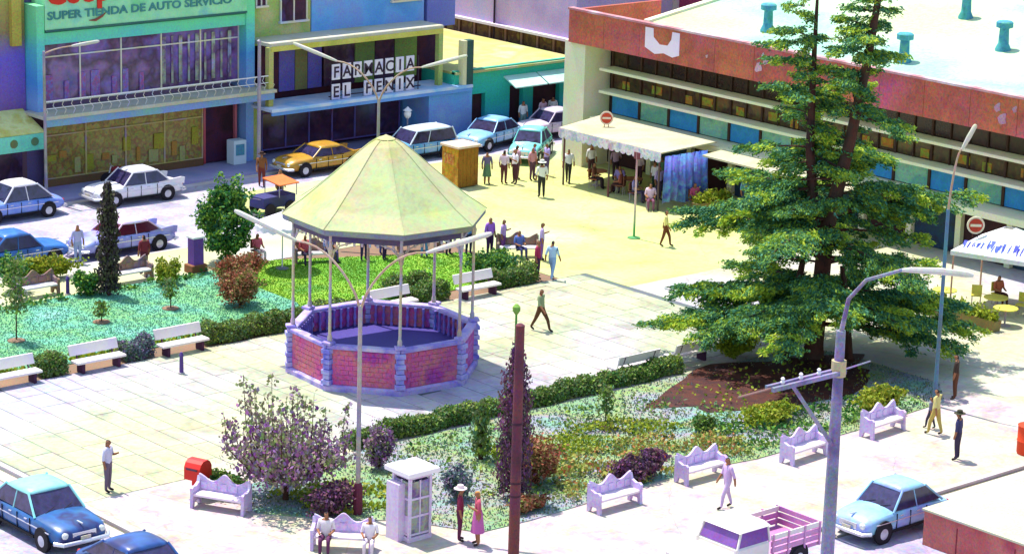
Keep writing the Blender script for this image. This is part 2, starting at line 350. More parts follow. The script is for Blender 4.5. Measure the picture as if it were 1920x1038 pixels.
def hedge(label, x0, x1, y, depth, h, m, group):
    t = thing('hedge', label, 'hedge', ((x0+x1)/2, y, 0.0), group=group)
    L = x1-x0; n = int(L*depth*h*4600)+500
    P = np.stack([RNG.uniform(-L/2, L/2, n), RNG.uniform(-depth/2, depth/2, n), RNG.uniform(.05, h, n)], 1)
    # push to the skin of the box
    side = RNG.integers(0, 4, n); P[side == 0, 2] = h+RNG.normal(0, .035, (side == 0).sum()); P[side == 1, 1] = -depth/2+RNG.normal(0, .035, (side == 1).sum())
    P[:, 2] += (.07*np.sin(P[:, 0]*2.3+x0)+.06*np.sin(P[:, 0]*6.1+x0*3))*(P[:, 2]/h); P[:, 1] += .07*np.sin(P[:, 0]*3.1+x0*2)
    P[:, 1] *= 1-.25*np.clip(P[:, 2]/h, 0, 1)**3; P += RNG.normal(0, .03, P.shape)
    leafmesh('foliage', P, .068, m, t)
    st = MB()
    for i in range(int(L/.6)+1):
        xx = -L/2+.2+i*.6
        if xx < L/2-.1: st.tube([(xx, 0, 0), (xx+.05, .02, h*.7)], [.025, .015], 5)
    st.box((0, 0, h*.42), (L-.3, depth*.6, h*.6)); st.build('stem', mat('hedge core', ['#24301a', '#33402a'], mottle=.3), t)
    return t

GH1 = 'hedge runs between the white benches'
BEN_X = [-11.58, -8.07, -4.41, 5.5, 9.85]
hs = [(-14.9, -12.9, 'clipped hedge run at the left edge beyond the white benches', 'hedge'), (-10.35, -9.25, 'short yellow-green hedge run between the two leftmost white benches', 'hedge'),
      (-6.85, -5.55, 'grey-green hedge run between second and third white bench', 'hedge_p'), (-3.2, 4.2, 'long low hedge with shaded front ending behind the bandstand', 'hedge'),
      (6.75, 8.6, 'olive hedge run between the two white benches behind the bandstand', 'hedge'), (11.1, 13.4, 'hedge run right of the last white bench, ending at the plaza', 'hedge')]
for x0, x1, lb, mm in hs: hedge(lb, x0, x1, 6.35, .8, .62, LEAF[mm], GH1)
hr = [(-6.3, -3.55, 'hedge run along the front bed nearest the pink plum tree', 'hedge'), (-3.5, 1.6, 'olive hedge run in front of the bandstand base', 'hedge'), (1.65, 6.35, 'green hedge run behind the green lamp post', 'hedge'), (6.4, 9.0, 'dark hedge run left of the cedar shade', 'hedge')]
for x0, x1, lb, mm in hr: hedge(lb, x0, x1, -6.75, .7, .5, LEAF[mm], 'hedge runs along the front flower bed')

# ---- cedar
def cedar():
    t = thing('cedar_tree', 'tall spreading cedar with two leaders towering over the right of the plaza', 'tree', (14.5, -8.5, 0))
    tr = MB()
    tr.tube([(0, 0, -.1), (.05, 0, .5), (.15, -.05, 2.6), (.25, -.1, 5.0), (.65, -.6, 8.2), (.95, -1.0, 11.5), (1.15, -1.25, 14.5), (1.3, -1.4, 17.2)], [.5, .36, .33, .3, .22, .17, .11, .03], 10)
    tr.build('trunk', BARK_C, t, smooth=True)
    t2 = MB(); t2.tube([(.2, -.1, 3.6), (.0, .35, 5.5), (-.1, .65, 8.0), (-.05, .75, 11.0), (0, .8, 14.8)], [.24, .22, .17, .11, .03], 9)
    t2.build('trunk', BARK_C, t, smooth=True)
    # extra stems at the base, as seen under the crown
    for (bx, by, tx, ty, tz) in [(-.9, .5, -.5, .35, 3.3), (.9, -1.0, .7, -.6, 3.6), (-.35, 1.15, -.1, .6, 4.2)]:
        s_ = MB(); s_.tube([(bx, by, -.1), ((bx+tx)/2+.05, (by+ty)/2, tz*.5), (tx, ty, tz)], [.2, .15, .10], 8); s_.build('stem', BARK_C, t, smooth=True)
    P = [[], []]; D = [[], []]
    def branch(o, az, L, droop, rise, dens):
        o = Vector(o); dirv = Vector((math.cos(az), math.sin(az), 0)); side = Vector((-dirv.y, dirv.x, 0))
        npt = 6
        def at(f): return o+dirv*L*f+Vector((0, 0, rise*f*L-droop*f*f*L))
        lm = MB(); lm.tube([at(i/5) for i in range(6)], [max(.012, .05*(1-i/5)*L/3+.012) for i in range(6)], 5); lm.build('limb', BARK_C, t)
        ntw = max(4, int(L*4.2))
        for k in range(ntw):
            f = .18+.82*(k+random.random())/ntw
            sg = -1 if k % 2 else 1
            base = at(min(1, f)); tl = (.28+.30*math.sin(math.pi*min(1, f*.85+.1)))*min(L, 3.4)*.62*random.uniform(.6, 1.25)
            if random.random() < .22: continue
            tdir = (dirv*random.uniform(.45, .95)+side*sg*random.uniform(.45, .95)).normalized() if k < ntw-1 else dirv
            nn = int(dens*tl); upt = random.uniform(-.25, .25)
            young = 1 if (random.random() < .42 and f > .35) else 0  # outer sprays that take the painted sunlit tone
            for _ in range(nn):
                g = random.random()**.8; p = base+tdir*tl*g; p.z -= (.22*g*g-upt*g)*tl+abs(random.gauss(0, .09))-.05
                wob = .10+.10*(1-g); p += Vector((random.gauss(0, wob), random.gauss(0, wob), 0))
                yy = young if g > .3 else 0
                P[yy].append(tuple(p)); D[yy].append((tdir.x*.8, tdir.y*.8, -.3))
    random.seed(21)
    for az, z, L in [(138, 1.3, 6.1), (150, 1.9, 5.7), (124, 2.4, 5.2), (166, 1.6, 5.3), (182, 2.3, 5.0), (108, 1.9, 4.6), (140, 2.7, 5.0), (-42, 1.6, 5.7), (-26, 2.1, 5.3), (-60, 1.3, 5.2), (-78, 2.3, 4.8), (-8, 1.8, 4.6), (-48, 2.6, 5.0), (206, 2.7, 4.5), (236, 2.9, 4.2), (262, 2.6, 4.3), (222, 3.3, 4.6), (60, 2.0, 4.5), (20, 2.4, 4.5), (90, 2.8, 4.4)]:
        branch((.2, -.05, z), R(az), L, .13, .09, 84)
    zs = []
    z = 2.7
    while z < 16.8:
        zs.append(z); z += .52 if z < 9 else .46
    for j, z in enumerate(zs):
        for lead in (0, 1):
            if lead == 0:
                if z < 5: ox, oy = .15+.04*z, -.05
                else: ox, oy = .25+(z-5)*.09, -.1-(z-5)*.11
                top = 16.6
            else:
                if z < 5.0: continue
                ox, oy = -.05-.05*(z-5), .3+min(.7, (z-4)*.09); top = 14.8
            if z > top-.3: continue
            if z < 6: full = 4.7-.08*abs(z-3.5)
            elif z < 9.5: full = 4.4-(z-6)*.60
            else: full = max(.3, 2.25*(1-(z-9.5)/6.6))
            if lead == 1: full *= .85
            nb = 5
            for b in range(nb):
                az = j*2.399+b*2*math.pi/nb+lead*1.1+random.uniform(-.4, .4)
                L = full*random.choice([.35, .6, .85, 1.1])*random.uniform(.75, 1.15)
                dr, ri = .12+.12*random.random(), random.uniform(.02, .34)
                if 1.4 < z < 7: L *= 1+.10*max(0, math.cos(az-R(205)))
                if z < 2.6:
                    wl_ = abs(math.cos(az-R(-42)))
                    if math.cos(az-R(222)) > .5: L *= .9
                    L *= .60+.48*wl_
                    dr = .10+.03*random.random(); ri = .06 if z < 1.6 else .10
                    if random.random() > .22+.68*wl_**2: continue
                elif random.random() < (.30 if z < 6.5 else .33): continue
                if L < .25: continue
                branch((ox, oy, z+random.uniform(-.2, .2)), az, L, dr, ri, 72 if z < 6 else 86)
    for i, (nm, mm) in enumerate((('crown', 'cedar'), ('young_sunlit_shoots', 'cedar_young_sunlit'))):
        p = np.array(P[i]); dd = np.array(D[i]); k = 4
        PP = np.repeat(p, k, 0)+RNG.normal(0, .06, (len(p)*k, 3))*np.array([1, 1, .6]); DD = np.repeat(dd, k, 0)
        V, F = cards(PP, .058, flat=.2, elong=2.6, dirs=DD)
        put(nm, np_mesh(nm, V, F), LEAF[mm], t); print('cedar cards', len(F))
    return t
cedar()

# ---- columnar cypresses, topiary, plum tree, saplings
def column_tree(label, loc, h, rad, m, n, size=.12, lean=(0, 0), name='cypress_tree', group=None, bare=.25):
    t = thing(name, label, 'tree', (loc[0], loc[1], .02), group=group)
    tr = MB(); tr.tube([(0, 0, -.05), (lean[0]*.5, lean[1]*.5, h*.5), (lean[0], lean[1], h*.97)], [.09, .06, .015], 7); tr.build('trunk', BARK, t)
    zz = RNG.uniform(bare, h, n); f = (zz-bare)/(h-bare)
    rr = rad*np.clip(np.minimum(1.0, (1-f)*4.5)*(.75+.25*np.sin(zz*4.0+loc[0])**2)*(1.1-.35*f), .04, None)*np.sqrt(RNG.random(n))*1.05
    a = RNG.uniform(0, 2*np.pi, n)
    P = np.stack([rr*np.cos(a)+lean[0]*f, rr*np.sin(a)+lean[1]*f, zz], 1)
    dirs = np.tile(np.array([[0, 0, .9]]), (n, 1))
    P += RNG.normal(0, .07, P.shape); leafmesh('crown', P, size*.75, m, t, elong=1.9, dirs=dirs)
    return t
column_tree('slim dark cypress standing alone in the left lawn by the street', (-2.3, 14.2), 4.55, .42, LEAF['cypress'], 3600)
column_tree('ragged purple-leaved cypress beside the brown utility pole', (-5.2, -13.9), 5.0, .55, LEAF['purple'], 5200, size=.095)
column_tree('small dark conifer in the front bed, left of the utility pole', (-3.5, -10.3), 1.9, .28, LEAF['hedge'], 900)

def topiary():
    t = thing('round_tree', 'round dark green clipped tree at the street edge behind the lawn', 'tree', (4.7, 16.0, 0))
    tr = MB(); tr.tube([(0, 0, -.05), (.02, 0, .6), (0, .02, 2.4)], [.12, .09, .05], 7); tr.build('trunk', BARK, t)
    P = np.concatenate([ellip(5200, (0, 0, 1.5), 1.1, 1.1, 1.2, shell=.5, lump=.35), ellip(2600, (.15, .1, 2.65), .7, .7, .85, shell=.3, lump=.45), ellip(900, (-.6, .5, 2.1), .5, .5, .6, shell=.2, lump=.4)])
    leafmesh('crown', P, .10, LEAF['topiary'], t); return t
topiary()

def plum():
    t = thing('plum_tree', 'bushy purple and olive leaved young tree in the near bed corner', 'tree', (-11.0, -9.7, .02))
    tr = MB(); tr.tube([(0, 0, -.05), (.02, 0, .5), (0, 0, 1.1)], [.10, .08, .07], 8); tr.build('trunk', BARK, t)
    P = [[], []]
    for k in range(34):
        a = 2.399*k; rr = 2.1*math.sqrt((k+.5)/34); ex, ey = rr*math.cos(a), rr*math.sin(a)
        h = 4.1-.45*rr**1.5+random.uniform(-1.3, .5)
        pts = [Vector((0, 0, .7)), Vector((ex*.55, ey*.55, 1.0)), Vector((ex*.95, ey*.95, 1.05+(h-1.05)*.4)), Vector((ex*1.03, ey*1.03, h))]
        lb = MB(); lb.tube(pts, [.045, .03, .02, .006], 5); lb.build('limb', BARK, t)
        for q in range(230):
            f = .2+.8*random.random(); i = min(2, int(f*3)); g = f*3-i
            p = pts[i].lerp(pts[i+1], g); w = .27*(1.2-f)+.03
            if i == 2 and math.sin(g*14+k) < -.2: continue
            P[1 if (p.z > 2.3 and random.random() < .55) or random.random() < .15 else 0].append((p.x+random.gauss(0, w), p.y+random.gauss(0, w), p.z+random.gauss(0, .1)))
    for i, mm in enumerate(('plum', 'plum_green')):
        pp = np.array(P[i]); leafmesh('crown', pp, .105, LEAF[mm], t, elong=1.5, dirs=np.tile(np.array([[0, 0, .5]]), (len(pp), 1)))
    return t
plum()

def sapling(label, loc, h, m=LEAF['hedge'], n=260, group='staked saplings in the lawns', sp=.22):
    t = thing('sapling', label, 'sapling', (loc[0], loc[1], .02), group=group)
    tr = MB(); tr.tube([(0, 0, -.05), (.03, .01, h*.5), (0, 0, h)], [.03, .02, .006], 6); tr.build('trunk', BARK, t)
    zz = h*(.35+.65*RNG.random(n)); P = np.stack([RNG.normal(0, sp*.6, n), RNG.normal(0, sp*.6, n), zz], 1); leafmesh('crown', P, .09, m, t)
    b = MB(); b.lathe([(.35, -.02), (.33, .05), (.05, .07)], 10); b.build('soil_mound', MATS['garden soil'], t)
    return t
sapling('thin sapling in a soil ring, centre of the mint lawn', (-1.42, 11.1), 1.25)
sapling('tiny sapling in a soil ring, left half of the mint lawn', (-4.67, 11.0), .8)
sapling('leggy tall sapling near the left edge of the lawn', (-8.65, 10.6), 3.2, n=700, sp=.35)
sapling('slender sapling in the front bed right of the purple cypress', (2.2, -10.2), 1.5)

G_RED = 'red-leaved shrubs right of the round tree'
bush('red_shrub', 'broad red and pink leaved shrub, front of the two by the lawn', (1.1, 9.9), .95, .9, 1.35, LEAF['red'], 1500, group=G_RED)
bush('red_shrub', 'red shrub behind, nearer the round clipped tree', (2.9, 12.6), 1.15, .9, 1.2, LEAF['red'], 1500, group=G_RED)
bush('shrub', 'low green shrub at the foot of the dark cypress', (-2.9, 14.8), .7, .5, .9, LEAF['topiary'], 800)
bush('shrub', 'yellow-green shrub behind the brown bench by the street', (.6, 14.3), .6, .5, 1.0, LEAF['yellowgreen'], 700)
bush('shrub', 'wide leafy shrub at the left edge by the parked blue car', (-3.0, 17.8), 1.7, .5, .9, LEAF['yellowgreen'], 1800, size=.13)
bush('shrub', 'dark green shrub beside the leftmost brown bench', (-5.0, 17.0), .7, .6, 1.5, LEAF['topiary'], 900)
bush('shrub', 'rounded shrub at the end of the last hedge near the plaza', (12.2, 7.5), 1.4, .8, 1.0, LEAF['topiary'], 2000)
bush('shrub', 'brown and olive shrub behind the white benches at the bandstand', (7.4, 7.3), 1.2, .6, .9, LEAF['hedge'], 1300)
bush('shrub', 'leafy shrub beside the red mailbox', (-12.2, -8.3), .8, .6, .7, LEAF['hedge'], 900)
bush('shrub', 'dark purple shrub left of the phone booth behind the concrete bench', (-10.6, -11.6), 1.0, .7, .9, LEAF['purple'], 1300)
bush('shrub', 'violet shrub between the phone booth and the hedge', (-6.8, -9.1), .5, .5, 1.3, LEAF['plum'], 700)
bush('shrub', 'loose grey-blue shrub right of the phone booth', (-6.6, -12.9), .55, .5, 1.0, LEAF['hedge_p'], 600)
bush('shrub', 'red-tinged shrub around the foot of the purple cypress', (-3.6, -13.2), 1.0, .8, 1.5, LEAF['red'], 1800)
bush('shrub', 'small shrub left of the lilac bench in the front bed', (-5.6, -15.0), .8, .4, .5, LEAF['red'], 700)
bush('shrub', 'crimson shrub right of the lilac bench, along the bed edge', (-.8, -15.0), 1.1, .5, .9, LEAF['purple'], 1600)
bush('shrub', 'yellow-green shrub in front of the cedar shade, left of the far bench', (7.0, -13.2), 1.3, .8, .6, LEAF['yellowgreen'], 1600)
bush('shrub', 'yellow-green shrub behind the farthest lilac bench', (11.3, -14.6), 1.2, .6, .8, LEAF['yellowgreen'], 1600)
bush('shrub', 'sunlit low shrub under the left boughs of the cedar', (12.2, -6.6), 1.0, .6, .7, LEAF['yellowgreen'], 1000)
bush('shrub', 'pale little round shrub in the middle of the front bed', (4.6, -12.6), .45, .4, .6, LEAF['hedge'], 450)

def flowers(poly, n, m, label, h, size):
    xs = [p[0] for p in poly]; ys = [p[1] for p in poly]
    X = RNG.uniform(min(xs), max(xs), n); Y = RNG.uniform(min(ys), max(ys), n); k = inpoly(X, Y, poly); X, Y = X[k], Y[k]
    dens = np.sin(X*1.7+2)*np.sin(Y*2.1)+.5*np.sin(X*4.1+Y*3); k = dens > -.35; X, Y = X[k], Y[k]
    Z = .05+h*RNG.random(len(X))*(.6+.4*np.sin(X*2.3)*np.sin(Y*3.1))
    V, F = cards(np.stack([X, Y, Z], 1), size)
    tag(put('flowers', np_mesh('flowers', V, F), m), label, 'flowers', kind='stuff')
flowers([(-4, -15.3), (4.2, -15.4), (5.2, -13.4), (2.0, -11.6), (-2.5, -12.2)], 6500, LEAF['flower'], 'orange and yellow flowers massed along the front bed', .42, .085)
flowers([(-4, -12.2), (4.5, -11.9), (3.2, -9.6), (-2.8, -9.8)], 3800, LEAF['yellowgreen'], 'yellow-green leafy plants in the middle of the front bed', .3, .085)
flowers([(-6, -15.3), (9, -15.3), (6, -8), (-6, -8)], 3000, LEAF['hedge'], 'grey-green mixed plants scattered over the front bed', .32, .10)
flowers([(4, -15.2), (13.5, -15), (13, -13), (5, -12.4)], 2600, LEAF['topiary'], 'low green leafy plants along the far end of the front bed', .3, .10)
flowers([(-11.5, -9), (-7.5, -9.5), (-8, -12.5), (-10.8, -12)], 1500, LEAF['yellowgreen'], 'yellow-green ground plants beside the phone booth', .3, .11)
flowers([(-15, 14.4), (3, 14.4), (3, 15.0), (-15, 15.0)], 1200, LEAF['topiary'], 'leafy edging plants along the street side of the lawn', .3, .11)
flowers([(-15, 7.0), (2, 7.0), (2, 7.4), (-15, 7.4)], 1200, LEAF['yellowgreen'], 'yellow-green edging plants behind the white benches', .25, .11)

# tufts of weeds on the soil under the cedar
flowers([(6.5, -11.6), (14.6, -12.0), (15.2, -9), (12, -7.8), (7, -8.4)], 500, LEAF['yellowgreen'], 'sparse weeds on the shade-darkened soil below the cedar', .16, .09)
# ------------------------------------------------------------------ bandstand
def bandstand():
    t = thing('bandstand', 'octagonal bandstand with pale sheet roof, thin posts and pink panelled base', 'bandstand', (KC[0], KC[1], 0))
    LIL = mat('lilac stone', ['#a48ac8', '#b8a4d0', '#8a7ac8', '#c0b2cc'], scale=.8, mottle=.3, bump=.3)
    PINK = mat('pink brick panel', ['#b04488', '#c85a90', '#c8707c', '#a83a90', '#b06cc0'], scale=.5, mottle=.5, mscale=6, bump=.5, bscale=14, spread=.22)
    QUO = mat('quoin stone', ['#6a64c8', '#b0a8d8', '#7a6ad0'], scale=1.2, mottle=.3)
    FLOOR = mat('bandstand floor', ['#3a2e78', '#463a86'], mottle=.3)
    BAL = mat('baluster paint', ['#6a5ab8', '#8a7ac8', '#7a60b0', '#5a6ab8'], scale=1.0, mottle=.3)
    POST = mat('post paint', ['#b8a0c0', '#c8b48a', '#a8a0b8', '#b89a80'], scale=.4, mottle=.3)
    ROOF = mat('pale roof sheet', ['#a0a272', '#aab268', '#a2ae7c', '#aea67e', '#aab05e', '#98ac82'], scale=.4, mottle=.16, mscale=4, bump=.2, bscale=10, spread=.3, stain=.5)
    TRIM = mat('roof trim', ['#8a8a6a', '#7a7a90', '#94a07a'], scale=.6, mottle=.3)
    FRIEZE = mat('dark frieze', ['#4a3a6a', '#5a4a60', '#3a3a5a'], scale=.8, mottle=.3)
    rot = R(17); Rb = 3.45
    def V8(rad, z): return [Vector((rad*math.cos(rot+k*math.pi/4), rad*math.sin(rot+k*math.pi/4), z)) for k in range(8)]
    pl = MB(); pl.lathe([(Rb+.14, -.03), (Rb+.14, .16), (Rb+.05, .22)], 8, rot=rot); pl.build('plinth', LIL, t)
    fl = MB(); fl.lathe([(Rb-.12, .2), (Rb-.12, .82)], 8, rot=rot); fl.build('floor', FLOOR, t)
    vs = V8(Rb, 0)
    for k in range(8):
        a, b = vs[k], vs[(k+1) % 8]; mid = (a+b)/2; dirv = (b-a).normalized(); ang = math.atan2(dirv.y, dirv.x); L = (b-a).length
        nrm = mid.normalized()
        w = MB(); w.box((mid.x-nrm.x*.1, mid.y-nrm.y*.1, .88), (L-.34, .18, 1.34), rz=ang); w.build('panel', PINK, t)
        c = MB(); c.box((mid.x-nrm.x*.08, mid.y-nrm.y*.08, 1.62), (L+.02, .34, .13), rz=ang, bev=.03); c.build('coping', LIL, t)
        # brick courses in relief on the panel
        for i in range(5):
            for j in range(3):
                bl = MB()
        # balusters on the inner face
        nb = 7
        for i in range(nb):
            f = (i+.5)/nb*(L-.5)-(L-.5)/2
            p = mid-nrm*.27+dirv*f
            bb = MB(); bb.lathe([(.055, .82), (.055, .92), (.03, .98), (.062, 1.16), (.03, 1.38), (.055, 1.44), (.055, 1.555)], 8, c=(p.x, p.y, 0)); bb.build('baluster', BAL, t, smooth=True)
    # brick pieces: rows of blocks proud of each panel
    br = MB(); br.box((0, 0, 0), (.30, .035, .16)); BRK = br.mesh('brick'); BRK.materials.append(PINK)
    for k in range(8):
        a, b = vs[k], vs[(k+1) % 8]; mid = (a+b)/2; dirv = (b-a).normalized(); ang = math.atan2(dirv.y, dirv.x); L = (b-a).length; nrm = mid.normalized()
        if k in (0, 1, 2): continue
        for rI in range(7):
            nb = 7; off = (.5 if rI % 2 else 0)*.31
            for i in range(nb):
                f = -(nb*.31)/2+.155+i*.31+off-.08
                if abs(f) > (L-.34)/2-.15: continue
                p = mid+nrm*(random.uniform(-.012, .004))+dirv*f
                o = bpy.data.objects.new('brick', BRK); COL.objects.link(o); o.parent = t; o.location = (p.x, p.y, .34+rI*.18); o.rotation_euler = (0, 0, ang)
    for k in range(8):
        p = vs[k]; q = MB()
        qm = MB()
        for i in range(7):
            s = .40 if i % 2 == 0 else .30
            qm = MB(); qm.box((p.x*.985, p.y*.985, .32+i*.19), (s, s*.9, .165), rz=rot+k*math.pi/4, bev=.02); qm.build('quoin', QUO, t)
        cap = MB(); cap.box((p.x*.985, p.y*.985, 1.745), (.36, .36, .10), rz=rot+k*math.pi/4, bev=.02); cap.build('post_base', LIL, t)
        po = MB(); px, py = p.x*.965, p.y*.965
        po.lathe([(.085, 1.79), (.085, 1.95), (.055, 2.05), (.05, 4.9), (.07, 5.0), (.10, 5.15), (.06, 5.25), (.06, 5.7)], 10, c=(px, py, 0)); pp = po.build('post', POST, t, smooth=True)
        # curved brackets either side of each post
        for sg in (-1, 1):
            nb_ = vs[(k+sg) % 8]*.965; dv = (nb_-Vector((px, py, 0))).normalized()
            br_ = MB(); base = Vector((px, py, 0))
            br_.tube([base+Vector((0, 0, 4.75))+dv*.05, base+Vector((0, 0, 5.05))+dv*.12, base+Vector((0, 0, 5.3))+dv*.35, base+Vector((0, 0, 5.42))+dv*.75], .03, 6)
            br_.tube([base+Vector((0, 0, 5.0))+dv*.05, base+Vector((0, 0, 5.38))+dv*.3], .02, 5); br_.build('bracket', POST, t)
    # frieze, cornice and eave trim
    fs = V8(Rb*.965, 0)
    for k in range(8):
        a, b = fs[k], fs[(k+1) % 8]; mid = (a+b)/2; dirv = (b-a).normalized(); ang = math.atan2(dirv.y, dirv.x); L = (b-a).length
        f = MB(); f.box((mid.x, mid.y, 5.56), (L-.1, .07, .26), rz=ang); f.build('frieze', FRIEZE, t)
        for i in range(8):
            ff = (i+.5)/8*(L-.3)-(L-.3)/2; p = mid+dirv*ff
            dp = MB(); dp.box((p.x, p.y, 5.37), (.07, .05, .13), rz=ang, taper=1.3); dp.build('frieze_drop', POST, t)
    cn = MB(); Re = 3.72
    for (r0, z0, z1) in ((Re-.02, 5.70, 5.80), (Re+.07, 5.80, 5.91)):
        pass
    tr = MB(); tr.lathe([(Re-.30, 5.68), (Re-.05, 5.70), (Re+.02, 5.76), (Re+.02, 5.93), (Re-.2, 5.95)], 8, rot=rot); tr.build('eave', TRIM, t)
    tr2 = MB(); tr2.lathe([(Re+.05, 5.86), (Re+.05, 5.915)], 8, rot=rot); 
    # roof: eight slightly curved sheets, each its own panel, with a rib at each hip
    prof = [(Re+.06, 5.935), (3.05, 6.42), (2.35, 6.98), (1.70, 7.52), (1.1, 8.04), (.68, 8.38), (.42, 8.54), (.16, 8.62)]
    for k in range(8):
        a0, a1 = rot+k*math.pi/4, rot+(k+1)*math.pi/4
        pn = MB(); vs_ = []; n_ = len(prof)
        for (rr, z) in prof: vs_ += [(rr*math.cos(a0), rr*math.sin(a0), z), (rr*math.cos(a1), rr*math.sin(a1), z)]
        for (rr, z) in prof: vs_ += [(rr*.985*math.cos(a0), rr*.985*math.sin(a0), z-.05), (rr*.985*math.cos(a1), rr*.985*math.sin(a1), z-.05)]
        f_ = [(2*i, 2*i+1, 2*i+3, 2*i+2) for i in range(n_-1)]+[(2*n_+2*i, 2*n_+2*i+2, 2*n_+2*i+3, 2*n_+2*i+1) for i in range(n_-1)]+[(0, 2*n_, 2*n_+1, 1)]
        pn.add(vs_, f_); pn.build('roof_panel', ROOF, t)
        hb = MB(); hb.tube([(rr*math.cos(a0), rr*math.sin(a0), z+.004) for rr, z in prof], .022, 6); hb.build('hip_rib', ROOF, t)
        for s in ():
            w = a0+(a1-a0)*s/4
            def rr_(rr): return rr*math.cos(math.pi/8)/math.cos(abs(w-(a0+a1)/2))
            sm = MB(); sm.tube([(rr_(rr)*math.cos(w), rr_(rr)*math.sin(w), z+.006) for rr, z in prof[:5 if s == 2 else 4]], .014, 4); sm.build('seam', ROOF, t)
    fin = MB(); fin.lathe([(.30, 8.50), (.34, 8.60), (.22, 8.66), (.1, 8.70), (.03, 8.74)], 12); fin.build('finial', ROOF, t, smooth=True)
    # steps on the east side
    for i in range(4):
        s = MB(); ang = rot+math.pi/8; dist = Rb+.12+.28*i; s.box((dist*math.cos(ang), dist*math.sin(ang), .32-.08*i-.05), (.3, 1.4, .64-.16*i), rz=ang); s.build('step', LIL, t)
    # thin hand rail between the posts
    return t
bandstand()

# ------------------------------------------------------------------ shops on the far street (facades face -Y)
FY = 32.7
WHITE = mat('white paint', ['#d8d4dc', '#e0dcd0'], scale=.5, mottle=.2)
GLASS_P = mat('violet glass', ['#5a3a72', '#7a5eb0', '#4a2e5a', '#86609c', '#5c4e92'], scale=.6, mottle=.35, mscale=3.0, rough=.18, spread=.22)
GLASS_D = mat('dark glass', ['#3a1c34', '#4a2a42', '#341a34', '#4c3462'], scale=.8, mottle=.4, mscale=3, rough=.2)
GLASS_Y = mat('poster glass', ['#7a6a34', '#948a3c', '#84603a', '#a09248', '#90805a'], scale=2.2, mottle=.5, mscale=4.0, rough=.25, spread=.22)
FRAME = mat('window frame', ['#c8c0d8', '#d8cca8', '#c0c8d8'], scale=.8, mottle=.2)
SLABTOP = mat('canopy concrete', ['#b6b292', '#bab6a8', '#b4ac84'], scale=.6, mottle=.25)

def pane_grid(t, x0, x1, z0, z1, y, ncol, rows, gm, fm=FRAME, bar=.07, name='window'):
    """glazing with each pane and each bar as an own piece (y: outer plane)"""
    w = (x1-x0)/ncol
    zs = [z0]+[z0+(z1-z0)*f for f in rows]+[z1]
    fr = thing_part(name, t)
    for i in range(ncol):
        for j in range(len(zs)-1):
            p = MB(); p.box((x0+(i+.5)*w, y+.03, (zs[j]+zs[j+1])/2), (w-.03, .03, zs[j+1]-zs[j]-.03)); p.build('pane', gm, fr)
    for i in range(ncol+1):
        b = MB(); b.box((x0+i*w, y, (z0+z1)/2), (bar, .10, z1-z0)); b.build('mullion', fm, fr)
    for z in zs:
        b = MB(); b.box(((x0+x1)/2, y-.012, z), (x1-x0, .085, bar*.9)); b.build('transom', fm, fr)
    return fr
def thing_part(name, parent):
    o = bpy.data.objects.new(name, None); COL.objects.link(o); o.parent = parent; o.empty_display_size = .2; return o

